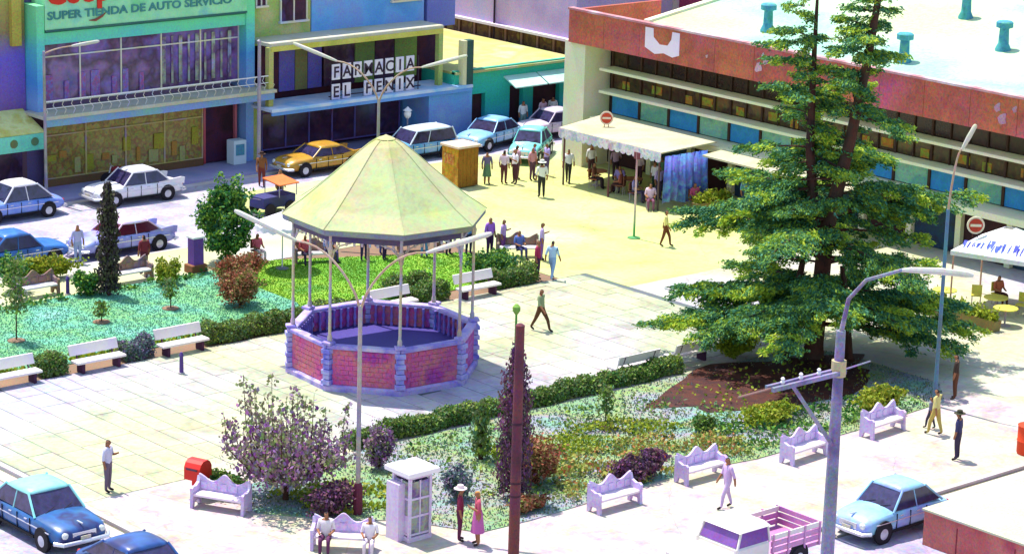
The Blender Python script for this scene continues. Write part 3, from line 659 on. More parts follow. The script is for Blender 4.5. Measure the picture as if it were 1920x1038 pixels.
def supermarket():
    t = thing('supermarket', 'two-storey supermarket with mint sign band, balcony rail and pale canopy', 'building', (0, 0, 0))
    WALL = mat('supermarket frame', ['#7aa0d8', '#4a90d0', '#58b8c0', '#6ad09a', '#7ac890'], scale=.5, mottle=.3, vert=(4.0, 8.6), spread=.3)
    SIGN = mat('mint sign', ['#7ac890', '#8ad0a0', '#9ad8a8', '#7ac0b0'], scale=.6, mottle=.25)
    x0, x1 = 5.2, 17.45
    b = MB(); b.box(((x0+x1)/2, FY+6.1, 5.0), (x1-x0, 11.0, 10.0)); b.build('wall', mat('supermarket wall', ['#6a5a90', '#7a6a9a'], mottle=.3), t)
    for xx, w in ((x0+.2, .42), (x1-.2, .5)):
        c = MB(); c.box((xx, FY-.05, 6.2), (w, 1.3, 5.0)); c.build('pilaster', WALL, t)
    c = MB(); c.box((x1-.2, FY-.05, 1.7), (.45, 1.2, 3.4)); c.build('pilaster', WALL, t)
    lt = MB(); lt.box(((x0+x1)/2, FY-.06, 7.12), (x1-x0-.9, 1.1, .55)); lt.build('lintel', WALL, t)
    sg = MB(); sg.box(((x0+x1)/2, FY-.12, 8.9), (x1-x0-.9, 1.2, 2.7)); sp = sg.build('sign_band', SIGN, t)
    ln = MB(); ln.box(((x0+x1)/2, FY-.74, 7.50), (x1-x0-.9, .05, .09)); ln.build('sign_trim', mat('sign trim', ['#2a5a5a', '#3a6a60'], mottle=.3), t)
    # lettering
    me = text_mesh('SUPER TIENDA DE AUTO SERVICIO', .52, .02, bold=.012)
    o = put('lettering', me, mat('teal letters', ['#3a7a7a', '#488a88'], mottle=.3), t, loc=(5.75, FY-.745, 8.02)); o.rotation_euler = (R(90), 0, 0); o.scale = (1.27, 1, 1)
    red = mat('red letters', ['#c8281c', '#d03a20'], mottle=.2)
    me = text_mesh('Coop', 1.5, .03, bold=.06)
    o = put('lettering', me, red, t, loc=(5.7, FY-.75, 8.76)); o.rotation_euler = (R(90), 0, 0)
    sw = MB(); sw.tube([(8.0, FY-.75, 7.83), (8.35, FY-.75, 7.82), (8.7, FY-.75, 7.98), (8.9, FY-.75, 8.12)], [.02, .07, .06, .02], 6); sw.build('swash', mat('brown swash', ['#8a4a3a'], mottle=.2), t)
    # upper glazing
    pane_grid(t, x0+.42, x1-.45, 4.0, 6.85, FY-.02, 5, [.76], GLASS_P)
    inner = MB()
    for i in range(9):
        xx = 12.6+i*.48; cu = MB(); cu.box((xx, FY-.055, 5.4), (.12 if i % 2 else .2, .02, 2.3)); cu.build('curtain_strip', mat('curtain', ['#8a90b8', '#6a4a70', '#9aa08a', '#a8a0c0'], scale=1.2, mottle=.4), t)
    for i in range(7):
        xx = 6.2+i*.87+random.uniform(-.25, .25); hh = random.uniform(.3, 1.5); g = MB(); g.box((xx, FY-.05, 4.05+hh/2), (random.uniform(.15, .6), .02, hh)); g.build('display', mat('window display', ['#8a5a98', '#8474b8', '#a45a8c', '#7460a8'], scale=2.5, mottle=.5, mscale=6), t)
    # canopy slab and balcony rail
    cs = MB(); cs.box(((x0+x1)/2+.1, 31.75, 3.66), (x1-x0+.9, 1.9, .16), bev=.02); cs.build('canopy', SLABTOP, t)
    cb = MB(); cb.box(((x0+x1)/2+.1, 30.93, 3.41), (x1-x0+.7, .12, .34)); cb.build('canopy_beam', mat('canopy beam', ['#6aa0a8', '#7a90c8', '#7ab0a0'], scale=.4, mottle=.3), t)
    rl = MB(); rl.box(((x0+x1)/2+.1, 31.0, 4.42), (x1-x0+.7, .05, .05)); rl.build('rail', WHITE, t)
    rl = MB(); rl.box(((x0+x1)/2+.1, 31.0, 4.08), (x1-x0+.7, .04, .03)); rl.build('rail', WHITE, t)
    for i in range(27):
        xx = x0-.2+i*(x1-x0+.6)/26
        br = MB(); br.tube([(xx, 31.0, 3.74), (xx+.12, 31.0, 3.95), (xx-.10, 31.0, 4.2), (xx, 31.0, 4.42)], .018, 5); br.build('baluster', FRAME, t)
    # ground floor
    bk = MB(); bk.box(((x0+x1)/2, FY+.2, 3.1), (x1-x0-.3, .3, .5)); bk.build('shop_fascia', mat('shop dark', ['#3a2030', '#4a2a34'], mottle=.3), t)
    pane_grid(t, x0+.7, x0+9.6, .35, 2.95, FY-.08, 4, [.8], GLASS_Y, fm=mat('shop frame', ['#b8a0a0', '#c0b060', '#a890b8'], scale=.7, mottle=.2))
    st = MB(); st.box((x0+5.1, FY-.1, .17), (8.9, .3, .34)); st.build('stall_riser', mat('riser', ['#6a4a30', '#7a5a3a'], mottle=.4), t)
    for i in range(13):
        xx = x0+1.1+i*.68+random.uniform(-.2, .2); pz = random.uniform(.5, 1.6)
        po = MB(); po.box((xx, FY-.115, pz+.2), (random.uniform(.2, .6), .02, random.uniform(.25, .9))); po.build('poster', mat('poster %s' % 'abc'[i % 3], [['#a89a30', '#8a8a2a'], ['#b8863a', '#9a6a30'], ['#9a9a60', '#b8b070']][i % 3], mottle=.5, mscale=8), t)
    dr = MB(); dr.box((x0+10.6, FY+.05, 1.5), (1.9, .1, 2.9)); dr.build('doorway', mat('doorway', ['#2a1020', '#4a1a34', '#3a1a40'], scale=1, mottle=.5), t)
    for xx in (x0+9.68, x0+11.55):
        j = MB(); j.box((xx, FY-.08, 1.6), (.12, .2, 3.1)); j.build('door_jamb', mat('red jamb', ['#a83a40', '#b86a78'], mottle=.3), t)
    return t
supermarket()

def fenix():
    t = thing('pharmacy', 'blue two-storey pharmacy with tiled letter sign and two pale canopies', 'building')
    BLUE = mat('blue wall', ['#5a98d4', '#6aa4dc', '#7a98d4', '#86a8d0'], scale=.5, mottle=.35)
    OLIVE = mat('olive wall', ['#a8a850', '#b8b070', '#98b060', '#c0b880'], scale=.5, mottle=.35)
    MAR = mat('maroon wall', ['#3a1428', '#4a1a30', '#341438', '#4a2440'], scale=.7, mottle=.45)
    x0, x1 = 17.5, 30.6
    w = MB(); w.box(((x0+x1)/2, FY+5.6, 5.0), (x1-x0-.04, 10.0, 10.0)); w.build('wall', MAR, t)
    w = MB(); w.box((19.55, FY+.35, 7.9), (3.9, .5, 4.6)); w.build('upper_wall', OLIVE, t)
    w = MB(); w.box((25.2, FY+.33, 7.9), (7.3, .5, 4.6)); w.build('upper_wall', BLUE, t)
    w = MB(); w.box((30.0, FY+.35, 7.9), (1.9, .6, 4.6)); w.build('upper_wall', mat('violet wall', ['#6a70b8', '#7a80c0'], mottle=.3), t)
    for (xa, xb, za, zb, m_) in [(18.1, 18.7, 7.6, 9.6, GLASS_D), (19.6, 21.2, 6.7, 9.6, GLASS_D), (26.7, 28.6, 7.2, 9.6, GLASS_P)]:
        fr = thing_part('window', t)
        p = MB(); p.box(((xa+xb)/2, FY+.05, (za+zb)/2), (xb-xa, .04, zb-za)); p.build('pane', m_, fr)
        for xx in (xa, (xa+xb)/2, xb):
            b = MB(); b.box((xx, FY+.03, (za+zb)/2), (.07, .1, zb-za+.1)); b.build('mullion', FRAME, fr)
        b = MB(); b.box(((xa+xb)/2, FY+.0, za-.05), (xb-xa+.2, .2, .1)); b.build('sill', FRAME, fr)
    # upper canopy (pale cornice slab)
    c = MB(); c.box((23.2, 31.9, 5.92), (11.0, 1.9, .20), bev=.03); c.build('upper_canopy', SLABTOP, t)
    c = MB(); c.box((23.2, 30.98, 5.72), (10.9, .1, .26)); c.build('upper_canopy_fascia', mat('yellow fascia', ['#b8b040', '#c8c060', '#a8a848'], scale=.5, mottle=.3), t)
    for xx, mm in ((28.55, OLIVE), (17.75, OLIVE)):
        p = MB(); p.box((xx, 31.1, 4.2), (.28, .3, 3.2)); p.build('pillar', mm, t)
    # first floor bays
    for i, (xa, xb, m_) in enumerate([(18.3, 19.5, MAR), (19.5, 20.5, mat('violet panel', ['#6a60b0', '#5a50a0', '#7a80b8'], mottle=.5)), (20.5, 21.3, mat('olive panel', ['#6a6040', '#7a7a4a'], mottle=.4)), (21.3, 22.2, MATS['violet panel']),
                                      (22.3, 24.3, GLASS_D), (24.3, 25.6, mat('green panel', ['#7a9040', '#6a8048'], mottle=.5)), (25.6, 26.9, GLASS_D), (26.9, 28.4, MATS['green panel'])]):
        p = MB(); p.box(((xa+xb)/2, FY+.08, 4.4), (xb-xa-.04, .1, 2.5)); p.build('bay_panel', m_, t)
    # lower canopy
    c = MB(); c.box((23.75, 31.4, 2.79), (12.9, 2.3, .16), bev=.03); c.build('lower_canopy', mat('blue canopy top', ['#a8c0e0', '#c8d0e0', '#88b8e0', '#d8d8d8'], scale=.4, mottle=.2), t)
    c = MB(); c.box((23.75, 30.31, 2.63), (12.85, .08, .18)); c.build('lower_canopy_fascia', mat('blue fascia', ['#5a88d0', '#6a9ad8'], mottle=.3), t)
    # tile letters on a frame above the lower canopy
    TILE = mat('sign tile', ['#d0c8e0', '#dcd4dc', '#c0b8e0'], scale=1.5, mottle=.2); TILE_R = mat('sign tile red', ['#a83a6a', '#b84a60'], mottle=.2); INK = mat('sign ink', ['#2a1a3a', '#3a2a3a'], mottle=.1)
    fr = MB(); fr.box((24.1, 30.75, 3.05), (5.9, .05, .05)); fr.box((24.1, 30.75, 4.0), (5.9, .05, .05)); fr.tube([(21.3, 30.75, 2.85), (21.3, 30.75, 4.6)], .03, 6); fr.tube([(26.9, 30.75, 2.85), (26.9, 30.75, 4.6)], .03, 6); fr.build('sign_frame', INK, t)
    def row(word, xs, z):
        for ch, xx in zip(word, xs):
            if ch == ' ': continue
            b = MB(); b.box((xx, 30.7, z), (.50, .06, .78)); tl = b.build('letter_tile', TILE, t)
            me = text_mesh(ch, .78, .006, 'CENTER', .015); o = put('letter', me, INK, tl, loc=(xx, 30.664, z-.27)); o.rotation_euler = (R(90), 0, 0)
    row('FARMACIA', [21.55+i*.68 for i in range(8)], 4.28)
    row('EL FENIX', [21.55+i*.68 for i in range(8)], 3.28)
    # ground floor: dark glazing, mullions and blue pier
    pane_grid(t, 18.4, 27.2, .3, 2.55, FY-.05, 6, [.82], GLASS_D, fm=mat('maroon frame', ['#6a4a80', '#5a5aa0', '#7a3a50'], scale=.8, mottle=.3))
    p = MB(); p.box((28.9, FY-1.0, 1.35), (2.9, 2.4, 2.68)); p.build('corner_pier', BLUE, t)
    p = MB(); p.box((17.75, FY-.1, 1.6), (.45, .9, 3.2)); p.build('pillar', OLIVE, t)
    return t
fenix()

def left_building():
    t = thing('corner_shop', 'olive and violet building cut by the left edge of the picture', 'building')
    x1 = 5.15
    w = MB(); w.box((x1-6, FY+5.3, 5.2), (12, 10, 10.4)); w.build('wall', mat('violet olive wall', ['#6a4a50', '#7a5aa8', '#6a5ac0', '#8a7a50', '#a8a050'], scale=.4, mottle=.4, vert=(2.5, 9.0), spread=.3), t)
    w = MB(); w.box((x1-.55, FY+.2, 8.6), (.5, .3, 3.6)); w.build('pilaster', mat('ochre pilaster', ['#a89030', '#b8a850'], mottle=.4), t)
    a = MB(); a.hexa([(-3, 31.0, 3.0), (x1-.2, 31.0, 3.0), (x1-.2, FY+.28, 3.75), (-3, FY+.28, 3.75)], [(-3, 31.0, 3.05), (x1-.2, 31.0, 3.05), (x1-.2, FY+.28, 3.8), (-3, FY+.28, 3.8)]); a.build('awning', mat('yellow awning', ['#c8c060', '#d8d890', '#c0b860'], scale=1.2, mottle=.3), t)
    s = MB(); s.box((x1-3.2, 30.95, 2.62), (6.0, .08, .75)); s.build('sign_board', mat('mint board', ['#6ac8a0', '#7ad0b0', '#58b8a0'], mottle=.3), t)
    for i in range(3):
        m_ = MB(); m_.lathe([(.2, 0), (.2, .02)], 12); o = m_.build('sign_mark', mat('sign mark', ['#8a7a30', '#3a6a50'], mottle=.3), t, loc=(x1-.8-i*1.1, 30.90, 2.65)); o.rotation_euler = (R(90), 0, 0)
    g = MB(); g.box((x1-3, FY+.25, 1.2), (5.4, .06, 2.2)); g.build('shop_opening', GLASS_D, t)
    return t
left_building()

def teal_house():
    t = thing('teal_house', 'single-storey teal shop with flat yellow roof and small awnings', 'building')
    TEAL = mat('teal wall', ['#2a80c0', '#2aa0b0', '#20a898', '#2ab0a0', '#3ab890'], scale=.3, mottle=.35, vert=(0.2, 3.6), spread=.3)
    y0 = 30.6
    openings = [(30.45, 31.35, 0.05, 2.25), (33.05, 34.0, .05, 2.45), (34.7, 36.6, .05, 2.5)]
    xs = [29.2]
    segs = []
    prev = 29.2
    for (a, b, z0, z1) in openings:
        segs.append((prev, a, 0, 3.42)); segs.append((a, b, z1, 3.42)); prev = b
    segs.append((prev, 37.4, 0, 3.42))
    for a, b, z0, z1 in segs:
        w = MB(); w.box(((a+b)/2, y0+.15, (z0+z1)/2), (b-a, .3, z1-z0)); w.build('wall', TEAL, t)
    for i, (a, b, z0, z1) in enumerate(openings):
        d_ = MB(); d_.box(((a+b)/2, y0+.6, (z0+z1)/2), (b-a, .6, z1-z0)); d_.build('door', mat('dark door', ['#2a1420', '#3a1a2a', '#30201a'], scale=1.5, mottle=.5), t)
    w = MB(); w.box((29.3, y0+6, 1.7), (.2, 11.4, 3.4)); w.build('wall', TEAL, t)
    rf = MB(); rf.box((33.55, 36.6, 3.46), (8.7, 12.3, .12)); rf.build('roof', mat('yellow roof', ['#b0ac5c', '#b8a876', '#a8b062', '#b4b490'], scale=.4, mottle=.3), t)
    pp = MB(); pp.box((33.5, y0+.1, 3.5), (8.6, .24, .18)); pp.build('parapet', mat('parapet', ['#3aa890', '#58b090'], mottle=.3), t)
    for (a, b) in ((32.6, 34.85), (34.95, 37.3)):
        aw = MB(); aw.hexa([(a, 29.6, 2.5), (b, 29.6, 2.5), (b, y0, 2.95), (a, y0, 2.95)], [(a, 29.6, 2.56), (b, 29.6, 2.56), (b, y0, 3.02), (a, y0, 3.02)]); aw.build('awning', mat('pale awning', ['#a8d8c0', '#b8dcd0', '#98d0b0'], mottle=.2), t)
    for (a, b) in ((29.9, 30.3),):
        pl = MB(); pl.box((30.0, y0-.1, 3.9), (.45, .4, 2.6)); pl.build('sign_post', mat('dark green sign', ['#3a5a50', '#2a4a48'], mottle=.4), t)
    cl = MB(); cl.box((29.65, y0-.1, 3.9), (.25, .4, 2.6)); cl.build('sign_post', mat('cream post', ['#d0c890', '#d8d0b0'], mottle=.2), t)
    return t
teal_house()

def lilac_block():
    t = thing('lilac_building', 'lilac block behind the teal shop with a dark row of small windows', 'building')
    LIL = mat('lilac wall', ['#a890c0', '#b8a0c8', '#c0a8c8', '#a8a8d0'], scale=.4, mottle=.4)
    w = MB(); w.box((43.2, 40.2, 7.2), (10, 18, 5.8)); w.build('wall', LIL, t)
    w = MB(); w.box((43.4, 40.2, 2.2), (10, 17.8, 4.2)); w.build('wall', mat('dark base', ['#4a2a20', '#5a3a28', '#3a2420'], mottle=.4), t)
    for i in range(10):
        p = MB(); p.box((38.38, 32.4+i*1.35, 3.85), (.05, .95, .75)); p.build('pane', mat('brown panes', ['#3a2014', '#6a5020', '#4a2a1c', '#7a6a28'], scale=1.2, mottle=.5), t)
    for i in range(11):
        p = MB(); p.box((38.36, 31.75+i*1.35, 3.85), (.1, .16, .8)); p.build('mullion', mat('brown mullion', ['#7a5a40', '#8a6a60'], mottle=.3), t)
    lg = MB(); lg.box((38.1, 40.2, 4.3), (.4, 18, .14)); lg.build('ledge', mat('lilac ledge', ['#d0c0d8', '#d8d0d8'], mottle=.2), t)
    dp = MB(); dp.tube([(38.12, 37.9, 3.2), (38.12, 37.9, 9)], .06, 6); dp.build('downpipe', mat('dark pipe', ['#2a1a2a'], mottle=.2), t)
    return t
lilac_block()

def red_block():
    t = thing('red_building', 'red and beige block glimpsed behind the long brick fascia', 'building')
    w = MB(); w.box((49, 30.5, 4.5), (7, 8, 9.4)); w.build('wall', mat('beige wall', ['#c8b098', '#b8a0a8', '#a890a0'], scale=.8, mottle=.4), t)
    w = MB(); w.box((45.4, 27.6, 6.5), (.2, 1.7, 5.4)); w.build('red_panel', mat('red panel', ['#b83020', '#c04828'], mottle=.3), t)
    w = MB(); w.box((45.4, 29.7, 6.5), (.2, 1.6, 5.4)); w.build('maroon_panel', mat('maroon panel', ['#8a2a48', '#7a2a50'], mottle=.3), t)
    w = MB(); w.box((46.4, 24.6, 5.6), (1.6, 3.4, 7.6)); w.build('blue_wing', mat('blue wing', ['#6a88a8', '#7a9a88', '#98a0b8'], scale=.8, mottle=.4), t)
    return t
red_block()

# ------------------------------------------------------------------ long building on the right (facade faces -X)
def market_hall():
    t = thing('market_hall', 'long low building with rising mint roof, red brick fascia and banded windows', 'building')
    CREAM = mat('cream concrete', ['#d8d4a8', '#d0d8b0', '#dcd0b8', '#d8dcc0'], scale=.5, mottle=.3)
    FASC = mat('brick fascia', ['#b8507c', '#b4585e', '#b05a4a', '#b86444', '#a4604c'], stain=.7, scale=.3, mottle=.55, mscale=5, bump=.3, spread=.24)
    ROOF = mat('mint roof', ['#b2b884', '#a4bc94', '#88b6a2', '#a8c09a', '#b0ba8c'], scale=.09, mottle=.25, mscale=3, bump=.1, spread=.2)
    XG = 31.7; Y0, Y1 = -18.0, 21.3
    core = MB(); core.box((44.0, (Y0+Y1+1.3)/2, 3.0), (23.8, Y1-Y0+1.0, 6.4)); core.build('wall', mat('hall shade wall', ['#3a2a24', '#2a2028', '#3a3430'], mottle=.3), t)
    # fascia of board-like panels
    n = 16; L = (22.8-Y0)/n
    for i in range(n):
        p = MB(); p.box((30.12, Y0+(i+.5)*L, 7.02), (.22, L-.02, 1.62)); p.build('fascia_panel', FASC, t)
    cp = MB(); cp.box((30.15, (22.8+Y0)/2, 7.88), (.36, 22.9-Y0, .10)); cp.build('fascia_cap', mat('fascia cap', ['#d8b0b0', '#a86a70', '#c8b8c0'], scale=.4, mottle=.3), t)
    en = MB(); en.box((33.2, 22.7, 7.02), (5.95, .22, 1.62)); en.build('fascia_panel', FASC, t)
    sf = MB(); sf.box((31.0, (22.5+Y0)/2, 6.28), (1.5, 22.5-Y0, .1)); sf.build('soffit', CREAM, t)
    # painted emblem: a pale cup shape on the fascia, and flaked patches
    pale = mat('pale paint', ['#d8c8e0', '#e0d0d8'], mottle=.2)
    em = MB()
    outl = [(17.3, 7.72), (16.75, 7.72), (16.72, 7.3), (16.3, 7.0), (15.75, 7.02), (15.5, 7.35), (15.45, 7.72), (14.95, 7.72), (14.95, 6.65), (15.4, 6.5), (16.0, 6.62), (16.6, 6.5), (17.3, 6.75)]
    em.prism(outl, 'x', 29.99, 30.02); em.build('emblem', pale, t)
    for (yc, zc, s) in ((9.3, 7.25, .2), (9.75, 6.9, .28), (9.5, 7.5, .12), (-4.2, 7.3, .22), (-4.5, 6.85, .3), (-5.1, 7.35, .16), (13.1, 6.9, .1), (3.2, 7.3, .14)):
        q = [(yc+s*(1+.35*math.sin(3*a+yc))*math.cos(a)*.7, zc+s*(1+.3*math.cos(2*a+zc))*math.sin(a)) for a in [2*math.pi*k/12 for k in range(12)]]
        m_ = MB(); m_.prism(q, 'x', 29.995, 30.015); m_.build('flaked_patch', mat('flaked paint', ['#b88a94', '#a87a92', '#b898a4'], mottle=.5), t)
    # corner column
    c = MB(); c.box((31.05, 22.45, 3.12), (1.75, 1.5, 6.24)); c.build('corner_column', CREAM, t)
    # ledges and spandrels
    for z, hgt, dep in ((4.98, .14, .95), (3.86, .14, .95), (2.50, .30, 1.5)):
        b = MB(); b.box((XG-dep/2+.05, (Y0+Y1)/2, z), (dep, Y1-Y0, hgt), bev=.02); b.build('ledge', CREAM, t)
    nb = 19; w = (Y1-Y0)/nb
    SP = [mat('blue spandrel', ['#2a80b8', '#3a90c8', '#2a88b0'], scale=.8, mottle=.35), mat('green spandrel', ['#7ab090', '#6aa898', '#90c0a0', '#78b0a8'], scale=.8, mottle=.4)]
    OL = mat('olive panes', ['#2e2410', '#4a3a14', '#3a2014', '#5a4a18', '#6a4a18'], scale=1.0, mottle=.5, mscale=3, rough=.25, spread=.22)
    DK = mat('brown panes dark', ['#2a1a10', '#3a2414', '#3a3018'], scale=1.0, mottle=.5, mscale=3, rough=.25)
    BARM = mat('brown bar', ['#3a2820', '#4a3020'], mottle=.3)
    for i in range(nb):
        yc = Y1-(i+.5)*w
        b = MB(); b.box((XG+.03, yc, 3.22), (.08, w-.16, 1.05)); b.build('spandrel', SP[i % 2], t)
        b = MB(); b.box((XG+.0, yc-w/2, 3.22), (.14, .14, 1.10)); b.build('spandrel_bar', BARM, t)
        for hlf in (-.25, .25):
            b = MB(); b.box((XG+.06, yc+hlf*w, 4.42), (.05, w/2-.06, .92)); b.build('pane', OL, t)
            b = MB(); b.box((XG+.06, yc+hlf*w, 5.62), (.05, w/2-.06, 1.05)); b.build('pane', DK, t)
        for hlf in (0, .5):
            b = MB(); b.box((XG+.02, yc+hlf*w, 4.98), (.1, .06 if hlf == 0 else .11, 2.3)); b.build('mullion', BARM, t)
    # some goods behind the lower windows
    for i in range(16):
        yy = Y1-1.0-i*1.9-(i % 3)*.3
        b = MB(); b.box((XG+.025, yy, 4.2+.1*(i % 2)), (.03, .5+.2*(i % 2), .4)); b.build('window_display', mat('hall goods', ['#a88a28', '#b06a28', '#8a9a30', '#7a6a30'], scale=2, mottle=.5), t)
    # ground floor openings
    nb2 = 14; w2 = (Y1-Y0)/nb2
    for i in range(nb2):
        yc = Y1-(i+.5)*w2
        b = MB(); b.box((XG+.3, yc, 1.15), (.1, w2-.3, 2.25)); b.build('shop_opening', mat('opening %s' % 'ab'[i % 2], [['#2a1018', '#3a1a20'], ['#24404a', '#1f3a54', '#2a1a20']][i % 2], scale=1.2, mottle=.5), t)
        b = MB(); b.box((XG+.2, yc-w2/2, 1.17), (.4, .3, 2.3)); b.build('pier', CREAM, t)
    # rising roof
    k = .15
    def rz(x): return 7.86+k*(x-30.2)
    rf = MB(); rf.hexa([(30.3, Y0, rz(30.3)-.25), (58, Y0, rz(58)-.25), (58, 17.4, rz(58)-.25), (30.3, 17.4, rz(30.3)-.25)], [(30.3, Y0, rz(30.3)), (58, Y0, rz(58)), (58, 17.4, rz(58)), (30.3, 17.4, rz(30.3))]); rf.build('roof', ROOF, t)
    rw = MB(); rw.hexa([(30.3, 17.4, 6.2), (58, 17.4, 6.2), (58, 17.75, 6.2), (30.3, 17.75, 6.2)], [(30.3, 17.4, rz(30.3)+.12), (58, 17.4, rz(58)+.12), (58, 17.75, rz(58)+.12), (30.3, 17.75, rz(30.3)+.12)]); rw.build('roof_verge', CREAM, t)
    lf = MB(); lf.box((38, 20.2, 6.45), (15.5, 4.8, .12)); lf.build('low_roof', CREAM, t)
    VM = mat('vent teal', ['#3a8a80', '#4a9aa0', '#3a8098', '#58a088'], scale=1.5, mottle=.3)
    for (x, y) in ((32.2, 11.35), (31.65, 2.5), (38.7, 4.9), (35.4, .0), (40.5, 10.5)):
        z = rz(x); v = MB(); v.lathe([(.36, -.1), (.36, .05), (.24, .3), (.21, .95), (.23, 1.0)], 12, c=(x, y, z)); vp = v.build('roof_vent', VM, t, smooth=True)
        c_ = MB(); c_.lathe([(.26, .98), (.38, 1.02), (.38, 1.24), (.30, 1.30)], 12, c=(x, y, z)); c_.build('vent_cap', VM, vp)
    return t
market_hall()

# ------------------------------------------------------------------ cafe canopies
def cafe():
    t = thing('cafe_canopy', 'cream cafe canopy with scalloped lettered valance in front of the long building', 'canopy')
    CAN = mat('cream canvas', ['#b6ae84', '#b8b098', '#b0b08a'], scale=.6, mottle=.2)
    VAL = mat('lettered valance', ['#c8b0c8', '#a8b0c0', '#d8d0d8', '#b8a0b0'], scale=1.6, mottle=.5, mscale=6)
    xa, xb, ya, yb = 26.6, 30.25, 12.4, 20.3
    r_ = MB(); r_.hexa([(xa, ya, 2.74), (xb, ya, 2.86), (xb, yb, 2.86), (xa, yb-.8, 2.74)], [(xa, ya, 2.80), (xb, ya, 2.92), (xb, yb, 2.92), (xa, yb-.8, 2.80)]); r_.build('roof', CAN, t)
    n = 18; L = (yb-.8-ya)/n
    for i in range(n):
        y = ya+(i+.5)*L; q = [(y-L/2, 2.78), (y+L/2, 2.78), (y+L/2, 2.42), (y+L*.3, 2.33), (y, 2.30), (y-L*.3, 2.33), (y-L/2, 2.42)]
        m_ = MB(); m_.prism(q, 'x', xa-.04, xa-.015); m_.build('valance_scallop', VAL, t)
    e = MB(); e.hexa([(xa, yb-.86, 2.45), (xb, yb-.06, 2.5), (xb, yb, 2.5), (xa, yb-.8, 2.45)], [(xa, yb-.86, 2.78), (xb, yb-.06, 2.9), (xb, yb, 2.9), (xa, yb-.8, 2.78)]); e.build('end_valance', mat('pink valance', ['#d0a8b8', '#c8b0c8'], mottle=.3), t)
    aw2 = MB(); aw2.hexa([(28.9, 2.5, 2.42), (30.2, 2.5, 2.52), (30.2, 12.0, 2.52), (28.9, 12.0, 2.42)], [(28.9, 2.5, 2.5), (30.2, 2.5, 2.6), (30.2, 12.0, 2.6), (28.9, 12.0, 2.5)]); aw2.build('side_awning', CAN, t)
    for y in (12.6, 16.0, 19.2):
        p = MB(); p.tube([(xa+.1, y, 0), (xa+.1, y, 2.76)], .05, 8); p.build('post', mat('cafe post', ['#3a5a48', '#6a3a40'], mottle=.3), t)
    me = text_mesh('CAFE', .4, .004, 'CENTER', .01)
    # side curtain
    cu = MB(); vs = []; N = 40
    for i in range(N+1):
        f = i/N; x = 26.75+f*2.75; off = .07*math.sin(f*38)+.03*math.sin(f*91)
        vs += [(x+.05*math.sin(f*20), 12.28+off, 2.62), (x-.25*(1-f)+.04*math.sin(f*33), 12.1+off*1.4, .42+.1*math.sin(f*9))]
    cu.add(vs, [(2*i, 2*i+2, 2*i+3, 2*i+1) for i in range(N)])
    c_ = cu.build('side_curtain', mat('blue curtain', ['#5a7ae0', '#6a98e8', '#7a78d8', '#78b0e8', '#5a68d8'], scale=1.6, mottle=.5, mscale=5, trans=.35, spread=.22), t, smooth=True)
    sol = c_.modifiers.new('thickness', 'SOLIDIFY'); sol.thickness = .015
    return t
cafe()
def round_sign(label, loc, rad, group='round red signs standing on the canopies'):
    t = thing('round_sign', label, 'sign', loc, rz=R(-41), group=group)
    d_ = MB(); d_.lathe([(rad, -.03), (rad, .03)], 28); o = d_.build('rim', mat('sign cream', ['#d8d0b0', '#d8c0b0'], mottle=.2), t, loc=(0, 0, rad+.15)); o.rotation_euler = (R(90), 0, 0)
    e = MB(); e.lathe([(rad*.78, -.045), (rad*.78, .045)], 28); o = e.build('disc', mat('sign red', ['#b03a24', '#c04a30'], mottle=.3), t, loc=(0, 0, rad+.15)); o.rotation_euler = (R(90), 0, 0)
    b = MB(); b.box((0, -.05, rad+.15), (rad*1.25, .02, rad*.3)); b.build('stripe', MATS['sign cream'], t)
    p = MB(); p.tube([(-.1, 0, 0), (-.1, 0, .3)], .02, 5); p.tube([(.1, 0, 0), (.1, 0, .3)], .02, 5); p.build('foot', BARK, t)
round_sign('round red and cream sign standing on the cream cafe canopy', (28.4, 18.1, 2.82), .33)

def pagoda():
    t = thing('white_canopy', 'white canvas canopy with blue lettering at the right edge', 'canopy', (26.35, -8.1, 0), rz=R(18))
    CAN = mat('white canvas', ['#c8c8d8', '#d8d8d8', '#c8d8c8'], scale=1.2, mottle=.4, mscale=5)
    hw = 1.75
    cs = [(-hw, -hw), (hw, -hw), (hw, hw), (-hw, hw)]
    for k in range(4):
        a, b = cs[k], cs[(k+1) % 4]
        p = MB(); p.add([(a[0], a[1], 2.5), (b[0], b[1], 2.5), (b[0]*.12, b[1]*.12, 3.35), (a[0]*.12, a[1]*.12, 3.35), (a[0], a[1], 2.46), (b[0], b[1], 2.46), (b[0]*.12, b[1]*.12, 3.31), (a[0]*.12, a[1]*.12, 3.31)], [(0,1,2,3),(7,6,5,4),(0,4,5,1),(1,5,6,2),(2,6,7,3),(3,7,4,0)]); p.build('canvas_panel', CAN, t)
        v = MB(); mid = ((a[0]+b[0])/2, (a[1]+b[1])/2); v.box((mid[0]*1.006, mid[1]*1.006, 2.40), (2*hw, .02, .18), rz=math.atan2(b[1]-a[1], b[0]-a[0])); v.build('valance', CAN, t)
        po = MB(); po.tube([(a[0]*.95, a[1]*.95, 0), (a[0]*.95, a[1]*.95, 2.48)], .04, 8); po.build('post', mat('tan post', ['#b89878', '#b88a80'], mottle=.3), t)
    # blue painted letters on the left-facing slope
    me = text_mesh('FARITO', .42, .006, 'CENTER', .012)
    return t
PG = pagoda()
